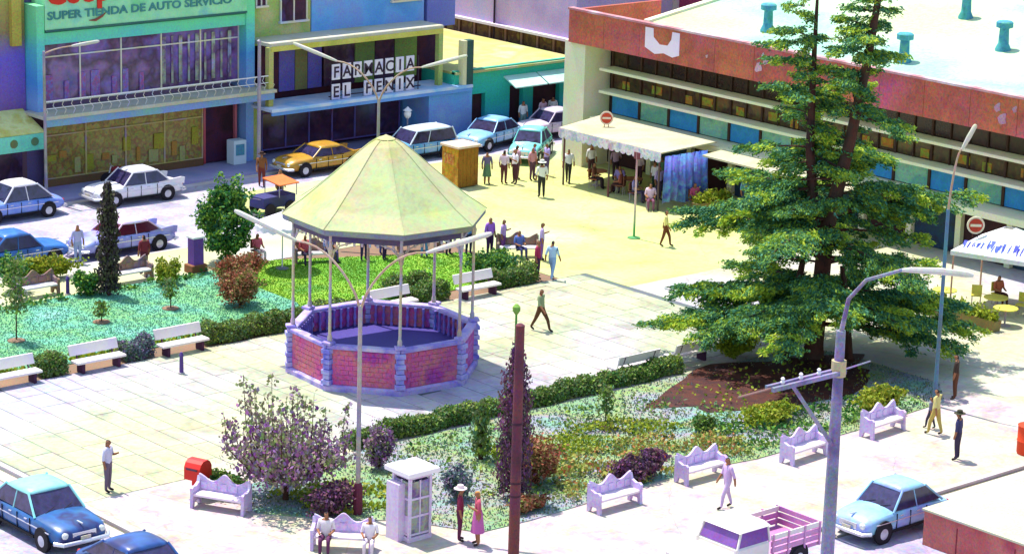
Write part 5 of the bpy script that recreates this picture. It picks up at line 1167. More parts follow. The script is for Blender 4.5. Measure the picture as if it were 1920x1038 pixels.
# ------------------------------------------------------------------ vehicles (front towards local +X)
TYRE = mat('tyre', ['#17131a', '#221a24'], mottle=.2); RIM = mat('hubcap', ['#b0b0bc', '#c8c8d0'], mottle=.1, rough=.3, metal=.4)
CHROME = mat('chrome', ['#c8c8d4', '#d8d4d8'], mottle=.15, rough=.25, metal=.5)
CARGLASS = mat('car glass', ['#2a2440', '#3a3458', '#241c30'], scale=2, mottle=.3, rough=.12)
LAMPW = mat('headlamp', ['#d8d8d0'], mottle=.1, rough=.2); LAMPR = mat('tail lamp', ['#a82020'], mottle=.1, rough=.3)
DARK = mat('underbody', ['#120e14', '#1a141c'], mottle=.1)
def car(label, loc, rz, paint, roof=None, L=4.5, W=1.75, H=1.48, style='sedan', name='car', cat='car', group='parked cars', fins=False, glass=CARGLASS):
    t = thing(name, label, cat, loc, rz=rz, group=group); roof = roof or paint
    rnd = {'sedan': 1.0, 'round': 1.15, 'wagon': .9}[style]
    st = [(-.50, .74, .42, .60, .66), (-.485, .86, .32, .70, .78), (-.42, .94, .27, .80, .87), (-.30, .99, .26, .86, .92), (-.12, 1.0, .26, .90, .95), (.10, 1.0, .26, .90, .95), (.22, .99, .26, .88, .95), (.34, .97, .26, .84, .93), (.43, .93, .28, .78, .88), (.485, .84, .32, .68, .76), (.50, .70, .42, .58, .62)]
    vs = []; m = 12
    for (fx, fw, zl, zs, zt) in st:
        w = W/2*fw; x = fx*L
        zt2 = zt
        prof = [(0, zl), (w*.8, zl), (w*.96, zl+.08), (w*1.0, (zl+zs)/2), (w*.985, zs-.08), (w*.93, zs), (w*.72, zt2-.02), (w*.4, zt2), (0, zt2+.02)]
        ringp = prof+[(-a, b) for a, b in prof[-2:0:-1]]
        vs += [(x, a, b) for a, b in ringp]; m = len(ringp)
    fs = []
    for i in range(len(st)-1):
        for k in range(m): fs.append((i*m+k, i*m+(k+1) % m, (i+1)*m+(k+1) % m, (i+1)*m+k))
    fs += [tuple(range(m)), tuple((len(st)-1)*m+k for k in range(m-1, -1, -1))]
    b = MB(); b.add(vs, fs); body = b.build('body', paint, t, smooth=True); sb_ = body.modifiers.new('round', 'SUBSURF'); sb_.levels = 1; sb_.render_levels = 1
    # cabin
    if style == 'wagon': bx0, bx1, rx0, rx1 = -.46*L, .20*L, -.42*L, .08*L
    elif style == 'round': bx0, bx1, rx0, rx1 = -.36*L, .19*L, -.20*L, .07*L
    else: bx0, bx1, rx0, rx1 = -.33*L, .20*L, -.20*L, .08*L
    wb, wr = W/2*.90, W/2*.74; zb, zr = .90, H-.07
    B = [(bx0, -wb, zb), (bx1, -wb, zb), (bx1, wb, zb), (bx0, wb, zb)]; T = [(rx0, -wr, zr), (rx1, -wr, zr), (rx1, wr, zr), (rx0, wr, zr)]
    ns, nt = 9, 7; vs = []
    e0, e1, ew = rx0-.06, rx1+.06, wr+.05
    for i in range(ns+1):
        for j in range(nt+1):
            a = -1+2*i/ns; c = -1+2*j/nt
            sx = (e0+e1)/2+(e1-e0)/2*a*(1-.05*c*c*abs(a)); sy = ew*c*(1-.07*a*a*abs(c)); z = zr+.02+.10*rnd*(1-a**4*.75)*(1-c**4*.75)-.03*(abs(a)**6+abs(c)**6)
            vs.append((sx, sy, z))
    fs = [(i*(nt+1)+j, (i+1)*(nt+1)+j, (i+1)*(nt+1)+j+1, i*(nt+1)+j+1) for i in range(ns) for j in range(nt)]
    b = MB(); b.add(vs, fs); ro = b.build('roof', roof, t, smooth=True); s_ = ro.modifiers.new('thickness', 'SOLIDIFY'); s_.thickness = .05; s_.offset = -1
    def lerp(p, q, f): return tuple(p[i]+(q[i]-p[i])*f for i in range(3))
    def pane(nm, p0, p1, p2, p3, parent=t):
        # p0,p1 bottom; p2,p3 top; inset and thickened
        c = [sum(q[i] for q in (p0, p1, p2, p3))/4 for i in range(3)]
        q4 = [lerp(q, c, .07) for q in (p0, p1, p2, p3)]
        nrm = (Vector(q4[1])-Vector(q4[0])).cross(Vector(q4[3])-Vector(q4[0])).normalized()*.012
        g = MB(); g.hexa([tuple(Vector(q)-nrm) for q in q4], [tuple(Vector(q)+nrm) for q in q4]); g.build(nm, glass, parent)
    pane('windshield', B[1], B[2], T[2], T[1]); pane('rear_window', B[3], B[0], T[0], T[3])
    fm = .52 if style != 'wagon' else .62
    for sd in (0, 1):
        b0, b1, t0, t1 = (B[0], B[1], T[0], T[1]) if sd == 0 else (B[3], B[2], T[3], T[2])
        mbp, mt = lerp(b0, b1, fm), lerp(t0, t1, fm)
        pane('side_window', b0, mbp, mt, t0); pane('side_window', mbp, b1, t1, mt)
        for p, q in ((b0, t0), (mbp, mt), (b1, t1)):
            pl = MB(); pl.tube([lerp(p, q, -.05), lerp(p, q, 1.05)], .04 if p != mbp else .028, 6); pl.build('pillar', roof if roof != paint else paint, t)
        tr = MB(); y = (-1 if sd == 0 else 1)*W/2*.995; tr.box((0, y, .66), (L*.8, .025, .03)); tr.build('side_trim', CHROME, t)
        for fx in (-.07, .12):
            dl = MB(); dl.box((fx*L, y*.995, .78), (.14, .04, .03)); dl.build('door_handle', CHROME, t)
    inn = MB(); inn.hexa([lerp(q, (0, 0, zb), .14) for q in B], [lerp(q, (0, 0, zr), .16) for q in T]); inn.build('interior', DARK, t)
    # wheels
    for fx in (-.29, .31):
        for sg in (-1, 1):
            y = sg*(W/2-.09)
            ar = MB(); ar.lathe([(.385, -.03), (.385, .03)], 18); o = ar.build('wheel_arch', DARK, t, loc=(fx*L, sg*(W/2-.022), .36)); o.rotation_euler = (R(90), 0, 0)
            w = MB(); w.lathe([(.22, -.10), (.30, -.10), (.33, -.06), (.33, .06), (.30, .10), (.22, .10)], 18); o = w.build('wheel', TYRE, t, loc=(fx*L, y, .32), smooth=True); o.rotation_euler = (R(90), 0, 0)
            h = MB(); h.lathe([(.21, -.09), (.21, .095), (.08, .115), (.02, .12)], 14); h2 = h.build('rim', RIM, o)
            if sg > 0: o.rotation_euler = (R(-90), 0, 0)
    for sg, nm in ((1, 'front_bumper'), (-1, 'rear_bumper')):
        bp = MB(); x = sg*(L/2+.05); bp.tube([(x-sg*.25, -W/2*.98, .43), (x, -W/2*.8, .42), (x+sg*.03, 0, .42), (x, W/2*.8, .42), (x-sg*.25, W/2*.98, .43)], .065, 8); bp.build(nm, CHROME, t, smooth=True)
    for sg in (-1, 1):
        hl = MB(); hl.lathe([(.10, -.04), (.11, .02), (.06, .06)], 12); o = hl.build('headlight', LAMPW, t, loc=(L*.485, sg*W/2*.66, .64)); o.rotation_euler = (0, R(90), 0)
        tl = MB(); tl.lathe([(.07, -.04), (.075, .02), (.04, .06)], 10); o = tl.build('tail_light', LAMPR, t, loc=(-L*.485, sg*W/2*.68, .66)); o.rotation_euler = (0, R(-90), 0)
        if fins:
            f = MB(); f.prism([(-L*.49, .70), (-L*.2, .86), (-L*.2, .92), (-L*.46, 1.02), (-L*.50, .98)], 'y', sg*W/2*.86-.04, sg*W/2*.86+.04); f.build('tail_fin', paint, t)
    for sg in (-1, 1):
        for fx in (-.17, .015, .17):
            sm = MB(); sm.box((fx*L, sg*W/2*.99, .62), (.018, .035, .48)); sm.build('door_seam', DARK, t)
        sl = MB(); sl.box((0, sg*W/2*.975, .33), (L*.42, .04, .08)); sl.build('sill', DARK, t)
    for sg in (-1, 1):
        pl_ = MB(); pl_.box((sg*(L/2+.06), 0, .52), (.02, .34, .14)); pl_.build('number_plate', mat('plate white', ['#c8c0a8'], mottle=.2), t)
    sw_ = MB(); sw_.lathe([(.17, -.012), (.17, .012)], 14); o = sw_.build('steering_wheel', DARK, t, loc=(bx1-.32, W*.22, 1.0)); o.rotation_euler = (0, R(60), 0)
    wp = MB(); wp.tube([(bx1+.01, -.5, zb+.03), (bx1-.1, -.1, zb+.16)], .01, 4); wp.tube([(bx1+.01, .1, zb+.03), (bx1-.1, .5, zb+.16)], .01, 4); wp.build('wipers', DARK, t)
    g = MB(); g.box((L*.492, 0, .60), (.05, W*.42, .18)); g.build('grille', CHROME, t)
    hd = MB(); hd.box((L*.44, 0, .90), (L*.06, .05, .04)); hd.build('hood_ornament', CHROME, t)
    return t
def paint(n, cols, **kw): return mat('car paint '+n, cols, scale=.9, mottle=.18, mscale=3, rough=.35, **kw)
ZS = STREET_Z
car('pale blue rounded sedan with white roof cut by the left edge, by the shops', (1.75, 28.55, ZS), R(180), paint('sky', ['#5a80c8', '#7a90d0', '#6a88c8']), paint('white', ['#d8d4dc', '#e0d8d8']), L=4.6, W=1.8, H=1.62, style='round')
car('white fifties sedan with fins parked before the supermarket', (8.05, 29.2-.75, ZS), R(178), paint('white', None or ['#d8d4dc', '#e0d8d8']), L=4.7, W=1.8, H=1.52, fins=True)
car('dark blue rounded car at the left edge on the near side of the street', (-2.6, 20.9, ZS), R(0), paint('deep blue', ['#2a60a8', '#3a70b8', '#2a4a80']), L=4.4, H=1.5, style='round')
car('lavender-blue sedan with dark red windows behind the slim cypress', (2.35, 20.55, ZS), R(180), paint('lavender', ['#6a68b8', '#8a90d0', '#a0a0d8', '#7a5ab0']), paint('pale lavender', ['#a8b0d8', '#c8a8c0', '#b8b8d8']), L=4.7, W=1.85, H=1.42, fins=True, glass=mat('maroon glass', ['#5a1030', '#4a1028'], mottle=.3, rough=.15))
car('golden yellow finned car half hidden by the bandstand roof', (19.1, 29.3-.5, ZS), R(180), paint('gold', ['#a87a1c', '#b88a28', '#98681c']), L=4.7, W=1.8, H=1.35, fins=True)
car('blue and white estate car right of the bandstand peak', (25.0, 28.6, ZS), R(180), paint('steel blue', ['#4a8ab0', '#5a9ac0', '#88b0c8']), paint('ice white', ['#c0d0dc', '#d0d8dc']), L=4.6, W=1.8, H=1.55, style='wagon')
car('light blue sedan parked outside the teal shop', (30.2, 28.75, ZS), R(195), paint('light blue', ['#6aa0d0', '#80b0d8', '#98c0d8']), L=4.5, W=1.8, H=1.45)
car('pale lilac car parked behind the light blue sedan at the building corner', (34.6, 28.9, ZS), R(180), paint('pale lilac', ['#c0b0c8', '#d0c0c8']), L=4.4, H=1.45)
car('turquoise hump-backed car beside the cafe canopy', (29.6, 24.9, 0), R(215), paint('turquoise', ['#5ab8b8', '#78c8c0', '#68b0b8']), L=4.1, W=1.6, H=1.5, style='round')
car('light blue sedan parked by the near kerb behind the steel pole', (2.75, -22.65, ZS), R(180), paint('powder blue', ['#7aa0d0', '#88b8c8', '#90b0d8', '#8a90d0']), L=4.05, W=1.65, H=1.5, style='round')
car('dark blue sedan with turquoise roof in the bottom left corner', (-18.3, -7.35, ZS), R(-90), paint('navy', ['#1c4a7c', '#245a94', '#24245a', '#24507c']), paint('turquoise roof', ['#78c0c0', '#90c8c8']), L=4.7, W=1.9, H=1.5)
car('dark blue car cut by the bottom edge at the left', (-18.6, -13.2, ZS), R(-90), paint('indigo', ['#24386a', '#2a5090', '#2a2a5a']), L=4.7, W=1.9, H=1.45, style='round')

def pickup():
    t = thing('pickup_truck', 'white pickup truck with open stake bed at the bottom edge', 'truck', (-3.75, -22.45, ZS), rz=R(180))
    WP = paint('truck white', ['#d8d2c4', '#d8ccc8', '#d0c8bc']); PK = mat('stake boards', ['#a85a98', '#c890b8', '#b070a0'], mottle=.3)
    b = MB(); b.box((1.55, 0, .72), (1.5, 1.62, .62), bev=.12); b.build('hood', WP, t, smooth=True)
    b = MB(); b.box((.35, 0, .78), (1.3, 1.72, .76), bev=.05); b.build('cab', WP, t)
    def q4(z, x0, x1, w): return [(x0, -w, z), (x1, -w, z), (x1, w, z), (x0, w, z)]
    B = q4(1.14, -.36, .98, .80); T = q4(1.62, -.32, .78, .73)
    r_ = MB(); r_.hexa(q4(1.60, -.40, .90, .80), q4(1.74, -.28, .70, .64)); r_.build('roof', WP, t)
    def lerp(p, q, f): return tuple(p[i]+(q[i]-p[i])*f for i in range(3))
    def pane(nm, pts):
        c = [sum(p[i] for p in pts)/4 for i in range(3)]; qs = [lerp(p, c, .08) for p in pts]; nrm = (Vector(qs[1])-Vector(qs[0])).cross(Vector(qs[3])-Vector(qs[0])).normalized()*.012
        g = MB(); g.hexa([tuple(Vector(q)-nrm) for q in qs], [tuple(Vector(q)+nrm) for q in qs]); g.build(nm, mat('truck glass', ['#6a3a88', '#7a4a98', '#50306a'], mottle=.3, rough=.15), t)
    pane('windshield', (B[1], B[2], T[2], T[1])); pane('rear_window', (B[3], B[0], T[0], T[3])); pane('side_window', (B[0], B[1], T[1], T[0])); pane('side_window', (B[2], B[3], T[3], T[2]))
    for i in range(4):
        p = MB(); p.tube([lerp(B[i], T[i], -.05), lerp(B[i], T[i], 1.0)], .045, 6); p.build('pillar', WP, t)
    f = MB(); f.box((-1.45, 0, .62), (2.1, 1.7, .12)); f.build('bed_floor', PK, t)
    for y in (-.85, .85):
        for i in range(3):
            s = MB(); s.box((-1.45, y, .82+i*.2), (2.1, .05, .15)); s.build('stake_board', PK if i < 2 else WP, t)
        for x in (-.45, -1.1, -1.8, -2.45):
            s = MB(); s.box((x, y*1.04, .95), (.06, .05, .75)); s.build('stake', PK, t)
    for i in range(3):
        s = MB(); s.box((-2.5, 0, .82+i*.2), (.05, 1.66, .15)); s.build('tail_board', PK, t)
    for x in (1.55, -1.6):
        for sg in (-1, 1):
            a = MB(); a.lathe([(.42, -.03), (.42, .03)], 18); o = a.build('wheel_arch', DARK, t, loc=(x, sg*.84, .40)); o.rotation_euler = (R(90), 0, 0)
            w = MB(); w.lathe([(.22, -.11), (.33, -.11), (.37, -.06), (.37, .06), (.33, .11), (.22, .11)], 18); o = w.build('wheel', TYRE, t, loc=(x, sg*.80, .36), smooth=True); o.rotation_euler = (R(90*(1 if sg < 0 else -1)), 0, 0)
            h = MB(); h.lathe([(.21, -.09), (.21, .1), (.05, .13)], 14); h.build('rim', RIM, o)
    fb = MB(); fb.box((2.38, 0, .5), (.12, 1.7, .16), bev=.03); fb.build('front_bumper', CHROME, t)
    for sg in (-1, 1):
        hl = MB(); hl.lathe([(.1, -.04), (.11, .02), (.05, .06)], 12); o = hl.build('headlight', LAMPW, t, loc=(2.29, sg*.6, .78)); o.rotation_euler = (0, R(90), 0)
    g = MB(); g.box((2.31, 0, .72), (.03, .8, .25)); g.build('grille', CHROME, t)
pickup()
def motorcycle():
    t = thing('motorcycle', 'dark red motorcycle parked on the shop pavement', 'motorcycle', (9.0, 31.0, 0), rz=R(160))
    RD = mat('dark red', ['#7a1a24', '#8a2a2a'], mottle=.3)
    for x in (-.62, .62):
        w = MB(); w.lathe([(.24, -.05), (.32, -.04), (.32, .04), (.24, .05)], 16); o = w.build('wheel', TYRE, t, loc=(x, 0, .32)); o.rotation_euler = (R(90), 0, 0)
        h = MB(); h.lathe([(.22, -.01), (.22, .01)], 12); h.build('rim', RIM, o)
    b = MB(); b.lathe([(.02, -.3), (.14, -.2), (.17, .05), (.12, .25), (.02, .3)], 10); o = b.build('fuel_tank', RD, t, loc=(.15, 0, .78), smooth=True); o.rotation_euler = (0, R(90), 0)
    s = MB(); s.box((-.3, 0, .76), (.65, .24, .1), bev=.04); s.build('seat', DARK, t)
    e = MB(); e.box((.05, 0, .45), (.45, .28, .35), bev=.05); e.build('engine', METAL, t)
    f = MB(); f.tube([(.62, 0, .32), (.42, 0, .95)], .04, 6); f.tube([(.4, -.35, 1.0), (.42, 0, .97), (.4, .35, 1.0)], .02, 6); f.tube([(-.62, 0, .32), (0, 0, .5), (.42, 0, .85)], .03, 6); f.build('frame', CHROME, t)
motorcycle()

# ------------------------------------------------------------------ people (facing local +X)
def person_mesh(kind):
    """one skinned continuous body; faces get material slots skin, shirt, trousers, shoes, hair"""
    J = {}
    pz = .92
    walk = kind in ('walk', 'stride'); sit = kind == 'sit'
    if sit: pz = .50
    J['pelvis'] = (0, 0, pz); J['spine'] = (.01, 0, pz+.18); J['chest'] = (.0, 0, pz+.40); J['neck'] = (.0, 0, pz+.54); J['head'] = (.02, 0, pz+.66); J['crown'] = (.0, 0, pz+.76); J['nose'] = (.125, 0, pz+.655)
    for s, n in ((1, 'L'), (-1, 'R')):
        J['sh'+n] = (0, s*.19, pz+.47); ph = s if walk else 0
        sw = {'walk': .16, 'stride': .26}.get(kind, 0)*(-ph)
        if kind == 'bent' and s > 0:
            J['el'+n] = (.03, s*.27, pz+.20); J['wr'+n] = (.24, s*.16, pz+.30); J['hd'+n] = (.32, s*.11, pz+.33)
        elif sit:
            J['el'+n] = (.03, s*.25, pz+.2); J['wr'+n] = (.26, s*.17, pz+.14); J['hd'+n] = (.35, s*.14, pz+.13)
        else:
            J['el'+n] = (sw*.5-.02, s*.25, pz+.19); J['wr'+n] = (sw*1.15+.03, s*.26, pz-.05); J['hd'+n] = (sw*1.3+.06, s*.25, pz-.15)
        J['th'+n] = (J['hd'+n][0]+.015, J['hd'+n][1]-s*.035, J['hd'+n][2]+.05)
        J['hip'+n] = (0, s*.09, pz-.05)
        if sit: J['kn'+n] = (.43, s*.12, pz-.0); J['an'+n] = (.45, s*.12, .08); J['to'+n] = (.60, s*.13, .04)
        elif kind == 'stride': 
            f = s*.36; J['kn'+n] = (f*.62+.05, s*.09, .48); J['an'+n] = (f*1.05, s*.09, .09 if s > 0 else .13); J['to'+n] = (f*1.05+.16, s*.10, .04)
        elif kind == 'walk':
            f = s*.22; J['kn'+n] = (f*.6+.04, s*.09, .48); J['an'+n] = (f*1.0, s*.09, .08 if s > 0 else .11); J['to'+n] = (f*1.0+.16, s*.10, .035)
        else: J['kn'+n] = (.01, s*.10, .49); J['an'+n] = (-.02, s*.105, .08); J['to'+n] = (.14, s*.13, .035)
    E = [('pelvis', 'spine', 1), ('spine', 'chest', 1), ('chest', 'neck', 0), ('neck', 'head', 0), ('head', 'crown', 4), ('head', 'nose', 0)]
    for n in 'LR': E += [('chest', 'sh'+n, 1), ('sh'+n, 'el'+n, 1), ('el'+n, 'wr'+n, 0), ('wr'+n, 'hd'+n, 0), ('wr'+n, 'th'+n, 0), ('pelvis', 'hip'+n, 2), ('hip'+n, 'kn'+n, 2), ('kn'+n, 'an'+n, 2), ('an'+n, 'to'+n, 3)]
    RAD = {'pelvis': (.15, .12), 'spine': (.135, .105), 'chest': (.15, .11), 'neck': (.052, .055), 'head': (.088, .10), 'crown': (.07, .08), 'nose': (.014, .014), 'sh': (.065, .065), 'el': (.045, .045), 'wr': (.03, .03), 'hd': (.03, .02), 'th': (.012, .012), 'hip': (.095, .10), 'kn': (.062, .065), 'an': (.042, .045), 'to': (.035, .03)}
    names = list(J); idx = {n: i for i, n in enumerate(names)}
    me = bpy.data.meshes.new('person_skeleton'); me.from_pydata([J[n] for n in names], [(idx[a], idx[b]) for a, b, _ in E], [])
    o = bpy.data.objects.new('person_skeleton', me); COL.objects.link(o)
    md = o.modifiers.new('skin', 'SKIN'); sub = o.modifiers.new('sub', 'SUBSURF'); sub.levels = 1; sub.render_levels = 1
    sv = me.skin_vertices[0].data if me.skin_vertices else None
    if sv is None:
        bm = bmesh.new(); bm.from_mesh(me); bm.verts.layers.skin.verify(); bm.to_mesh(me); bm.free(); sv = me.skin_vertices[0].data
    for n in names:
        key = n if n in RAD else n[:-1]; sv[idx[n]].radius = (RAD[key][0]*1.12, RAD[key][1]*1.12) if key not in ('head', 'crown', 'neck', 'nose') else RAD[key]; sv[idx[n]].use_root = (n == 'pelvis')
    dg = bpy.context.evaluated_depsgraph_get(); dg.update()
    out = bpy.data.meshes.new_from_object(o.evaluated_get(dg)); bpy.data.objects.remove(o); out.name = 'person_'+kind
    segs = [(np.array(J[a]), np.array(J[b]), c, a) for a, b, c in E]
    mi = []
    for p in out.polygons:
        c = np.array(p.center); best = (9, 0)
        for a, b, ci, nm in segs:
            f = np.clip(np.dot(c-a, b-a)/max(1e-9, np.dot(b-a, b-a)), 0, 1); dd = np.linalg.norm(c-(a+(b-a)*f))
            key = nm if nm in RAD else nm[:-1]; dd -= RAD[key][0]*.6
            if dd < best[0]: best = (dd, ci)
        ci = best[1]
        hd = np.array(J['head'])
        if c[2] > hd[2]-.06 and abs(c[0]-hd[0]) < .3 and (c[2] > hd[2]+.055 or c[0] < hd[0]-.035): ci = 4
        elif c[2] > J['neck'][2]+.01: ci = 0
        mi.append(ci)
    for k in range(5): out.materials.append(None)
    out.polygons.foreach_set('material_index', mi); out.polygons.foreach_set('use_smooth', [True]*len(mi)); out.update()
    return out
PM = {k: person_mesh(k) for k in ('stand', 'bent', 'walk', 'stride', 'sit')}
SKIN = mat('skin', ['#8a5a40', '#9a6a4a'], scale=3, mottle=.1); HAIR = mat('dark hair', ['#1a1214', '#241a18'], mottle=.1); SHOE = mat('dark shoes', ['#1c1418', '#2a1c1c'], mottle=.1)
def cloth(hexs): return mat('cloth '+hexs, [hexs], mottle=.2, mscale=12, rough=.85)
def person(label, loc, facing, kind, shirt, trousers, h=1.0, hat=None, skirt=None, group='people about the plaza', hair=HAIR, bag=None):
    me = PM[kind]; t = bpy.data.objects.new('person', me); COL.objects.link(t); t.location = (loc[0], loc[1], loc[2] if len(loc) > 2 else 0.0)
    t.rotation_euler = (0, 0, R(facing)); t.scale = (h, h, h); tag(t, label, 'person', group)
    for i, m_ in enumerate((SKIN, cloth(shirt), cloth(trousers) if not skirt else SKIN, SHOE, hair)):
        t.material_slots[i].link = 'OBJECT'; t.material_slots[i].material = m_
    pz = .50 if kind == 'sit' else .92
    if hat:
        hm = MB(); hm.lathe([(.20, pz+.715), (.20, pz+.73), (.105, pz+.735), (.095, pz+.83), (.05, pz+.85)], 14, c=(.0, 0, 0)); hm.build('hat', cloth(hat), t, smooth=True)
    if skirt:
        s = MB()
        if kind == 'sit': s.box((.2, 0, pz+.02), (.55, .36, .2), bev=.05)
        else: s.lathe([(.13, pz+.16), (.16, pz+.02), (.19, pz-.2), (.235, pz-.50)], 14, sx=.9)
        s.build('skirt', cloth(skirt), t, smooth=True)
    if bag:
        b = MB(); b.box((.08, .33, pz-.22), (.24, .08, .22), bev=.02); b.tube([(.0, .33, pz-.12), (.06, .3, pz-.02), (.16, .33, pz-.12)], .012, 5); b.build('bag', cloth(bag), t)
    return t
P_ = person
P_('man in white shirt and grey trousers standing alone on the left pavement', (-15.0, -5.75), -60, 'bent', '#c8c4d8', '#6a5a70', 1.03)
P_('man striding along the walkway right of the bandstand', (8.5, .3), -75, 'stride', '#8a9a70', '#5a3a24', 1.0)
P_('man in yellow shirt and brown trousers walking on the open plaza', (22.1, 7.35), -50, 'walk', '#d8cc80', '#6a3a20', .98)
P_('man in white shirt and hat with dark trousers, back turned, on the plaza', (24.0, 17.75), 60, 'stand', '#d8d8d0', '#2a2a28', 1.04, hat='#d0d0c8')
P_('woman in grey top and green skirt right of the ochre stand', (23.7, 21.4), -120, 'stand', '#6a6080', '#5a7a58', .95, skirt='#5a7a58')
P_('man in pinkish shirt standing left in the pair beside the ochre stand', (24.4, 20.95), 20, 'stand', '#d0b8c8', '#5a2a30', 1.0)
P_('man in white shirt standing right in the pair beside the ochre stand', (24.85, 20.65), 170, 'bent', '#d8d0d8', '#4a2430', 1.03)
P_('person in red and white near the turquoise car', (26.1, 20.8), -90, 'stand', '#c88a90', '#5a3a50', .97)
P_('man in white shirt walking at the cafe canopy corner', (27.2, 19.4), -140, 'walk', '#d8d8dc', '#2a2828', 1.0)
P_('man in white seen under the left end of the cafe canopy', (28.9, 19.6), -110, 'stand', '#e0dce0', '#4a2a34', 1.0)
P_('person in violet seated under the cafe canopy', (28.1, 16.7), -150, 'sit', '#8a7ab8', '#4a3a58', 1.0)
P_('waiter in white shirt under the middle of the cafe canopy', (28.8, 15.0), 180, 'stand', '#d8d4e0', '#2a3a2a', 1.0)
P_('person in lilac shirt behind the thin plaza post', (28.2, 14.1), -90, 'bent', '#c0a8d8', '#4a3a58', 1.0)
P_('person in pink crouched on a seat before the blue curtain', (26.6, 13.0), -130, 'sit', '#d8b8c8', '#7a4a60', 1.0)
P_('person in maroon seated right of the blue curtain foot', (28.4, 11.9), -100, 'sit', '#b0486a', '#4a2a34', 1.0)
P_('person in white near the second door of the teal shop', (33.6, 30.1), -100, 'stand', '#dcdcdc', '#7a9a98', 1.0)
P_('person in pink before the wide opening of the teal shop', (35.0, 30.1), -90, 'stand', '#d8b0c0', '#7a3a6a', 1.0)
P_('person in white deep in the opening of the teal shop', (35.8, 30.2), -120, 'stand', '#d8d4d0', '#3a2a28', 1.0)
P_('dark figure standing by the orange vendor cart', (12.9, 23.5), -90, 'stand', '#3a2a20', '#2a2024', 1.0)
P_('person in brown walking in the street left of the yellow car', (14.65, 27.4, -.12), -120, 'walk', '#7a4a28', '#6a2a24', .98, hat='#3a2420')
P_('person in pale clothes standing before the lavender sedan', (-.55, 19.35), -100, 'stand', '#a8a8d0', '#8a98c0', 1.0)
P_('person in dark red standing behind the right brown bench', (.75, 16.3), 90, 'stand', '#7a2a34', '#5a2030', 1.0)
P_('woman in crimson and orange beside the wooden pole, turned to the bench', (-8.75, -16.35), 150, 'bent', '#b04a60', '#a0487a', 1.03, skirt='#b05a98', hair=mat('fair hair', ['#c88a30', '#b07a28'], mottle=.1))
P_('man in maroon with pale hat left of the woman by the wooden pole', (-8.95, -15.75), -40, 'stand', '#7a2040', '#5a2040', 1.02, hat='#dcc8c8')
P_('slim figure in lilac walking on the near path behind the pickup', (-.3, -18.5), 160, 'walk', '#c0a0c8', '#c0a8c8', 1.0)
P_('figure in dark blue with hat walking on the path at the right', (9.4, -19.75), 110, 'stand', '#3a3a60', '#3a3048', 1.0, hat='#3a3a28')
P_('person in yellow shirt walking beside the farthest lilac bench', (10.95, -17.5), 100, 'walk', '#c8bc78', '#b09a50', .98)
P_('child in grey walking hand in hand by the yellow shirt', (11.35, -16.95), 100, 'walk', '#6a6a80', '#3a3448', .68)
P_('dark-clad person standing at the foot of the teal lamp', (14.75, -15.2), 120, 'stand', '#3a2a24', '#5a3420', 1.0)
P_('person in white seated at the left end of the bottom bench', (-12.65, -14.0, -.02), -135, 'sit', '#d8ccd0', '#5a2a50', 1.0)
P_('dark-haired person in white at the right end of the bottom bench', (-11.75, -14.95, -.02), -135, 'sit', '#e0d4dc', '#d0c0cc', .95)
P_('man in crimson and dark trousers at the end of the last hedge', (13.55, 6.2), -60, 'stand', '#a02a50', '#3a1a40', 1.02)
P_('person in pale blue walking just right of the last hedge', (14.1, 5.9), 20, 'walk', '#a8c8e0', '#88a8d0', 1.0)
P_('person in pink seated near the round clipped tree', (5.9, 15.5), -90, 'sit', '#d0607a', '#d8c8d0', .95)
crowd = [(9.6, 12.9, -100, 'stand', '#7a60c0', '#3a2a58', 'person in violet nearest the bandstand centre post, far side'), (10.4, 12.5, -60, 'bent', '#5a2a78', '#3a1a50', 'person in deep purple behind the bandstand, left of the crowd'),
         (11.0, 13.4, -90, 'stand', '#4a70b8', '#4a4a90', 'person in blue in the crowd behind the bandstand'), (12.1, 11.9, -120, 'stand', '#68a8c8', '#5a80b8', 'tall person in turquoise within the crowd behind the bandstand'),
         (13.2, 11.6, -80, 'bent', '#5a5060', '#2a2438', 'person in grey at the middle of the crowd'), (14.0, 11.2, -100, 'stand', '#4a80c0', '#2a2a50', 'person in bright blue right of the crowd middle'),
         (14.6, 10.5, -90, 'stand', '#9a60c8', '#3a1a50', 'person in bright violet between the two right bandstand posts'), (15.1, 10.2, -60, 'bent', '#b090c8', '#6a3a78', 'person in mauve right of the last bandstand post'),
         (15.4, 9.5, -100, 'sit', '#5a70b8', '#3a3a68', 'person in blue seated at the right end of the crowd'), (15.9, 8.6, -40, 'bent', '#b8a0d0', '#7a50a0', 'person in pale lilac leaning over the shrub behind the hedge'),
         (8.2, 13.6, -80, 'sit', '#8a90c8', '#5a4a78', 'person in periwinkle seated behind the left bandstand posts'), (7.3, 14.0, -110, 'sit', '#c85060', '#3a2a48', 'person in red seated beside the white parasol')]
for (x, y, f, k, s, tr, lb) in crowd: P_(lb, (x, y), f, k, s, tr, random.uniform(.94, 1.03))
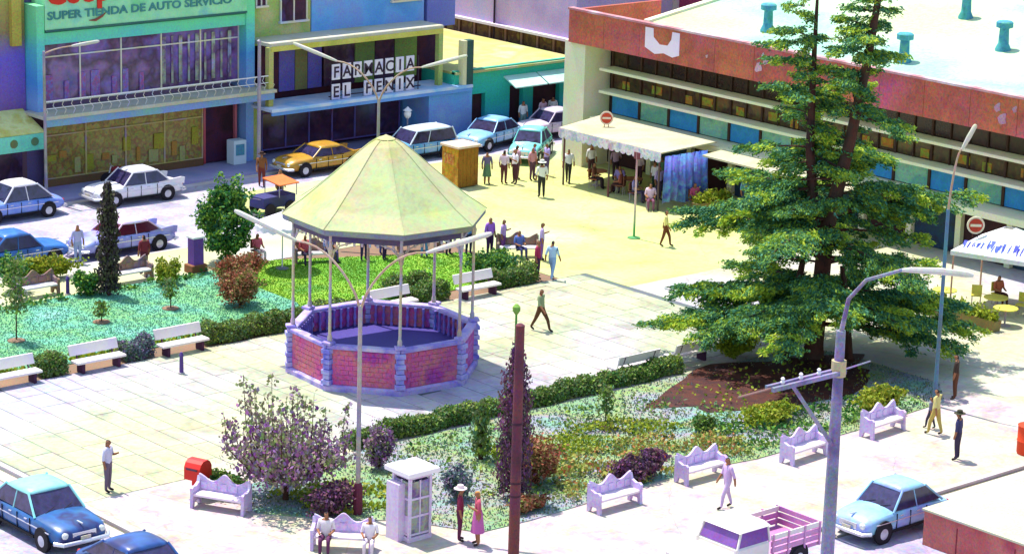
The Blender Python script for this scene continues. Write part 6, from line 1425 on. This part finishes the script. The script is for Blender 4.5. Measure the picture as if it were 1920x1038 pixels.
more = [(29.6, 18.6, -120, 'bent', '#a88aa8', '#3a2430', 'person in mauve deep under the left half of the cafe canopy'), (29.9, 17.2, 180, 'stand', '#c8b0b8', '#4a2a34', 'person in dusty pink at the cafe counter behind the tables'), (27.5, 17.9, -60, 'sit', '#7a4a38', '#3a2a30', 'person in brown seated at the outer cafe table'),
        (27.6, 16.1, 120, 'sit', '#a0584a', '#4a2a28', 'person in rust red seated at the inner cafe table'), (29.8, 15.6, -160, 'stand', '#5a8a68', '#2a3a30', 'person in green standing in the cafe shade'), (27.1, 14.6, -70, 'sit', '#8a80b0', '#4a4058', 'person in grey violet seated left of the blue curtain'),
        (26.9, 21.6, -40, 'stand', '#7a6ab0', '#3a3058', 'person in violet beside the turquoise car bonnet'), (27.4, 21.2, 170, 'bent', '#a898d0', '#5a4a78', 'person in pale violet leaning at the turquoise car'), (25.6, 21.4, 0, 'stand', '#b8909a', '#6a4a50', 'person in rose between the pair and the turquoise car'),
        (30.0, 10.2, -90, 'stand', '#6a98b8', '#3a4a68', 'person in blue under the side awning right of the curtain'), (29.6, 8.8, -120, 'bent', '#8a4a50', '#3a2430', 'person in wine red under the side awning'), (26.6, -7.6, -100, 'sit', '#a85a40', '#4a2a24', 'person in brick red seated under the white lettered canopy'), (27.0, -9.0, -150, 'stand', '#8a6a50', '#3a2a24', 'person in tan standing under the white lettered canopy')]
for (x, y, f, k, s, tr, lb) in more: P_(lb, (x, y), f, k, s, tr, random.uniform(.94, 1.03), bag='#4a3028' if k == 'stand' and x < 28 else None)
# seats for the crowd
def crowd_bench(label, loc, rz):
    o = copy_tree(bb); o.location = (loc[0], loc[1], 0); o.rotation_euler = (0, 0, rz); tag(o, label, 'bench', 'brown scalloped benches along the street')
crowd_bench('brown bench behind the bandstand, left of the crowd', (7.75, 13.85), R(-25)); crowd_bench('brown bench at the right end of the crowd', (15.5, 9.7), R(-35))
crowd_bench('brown bench behind the middle of the crowd', (12.7, 13.0), R(-30))
bpy.context.view_layer.update()
print('objects', len(bpy.data.objects), 'tris', sum(len(m.polygons) for m in bpy.data.meshes))
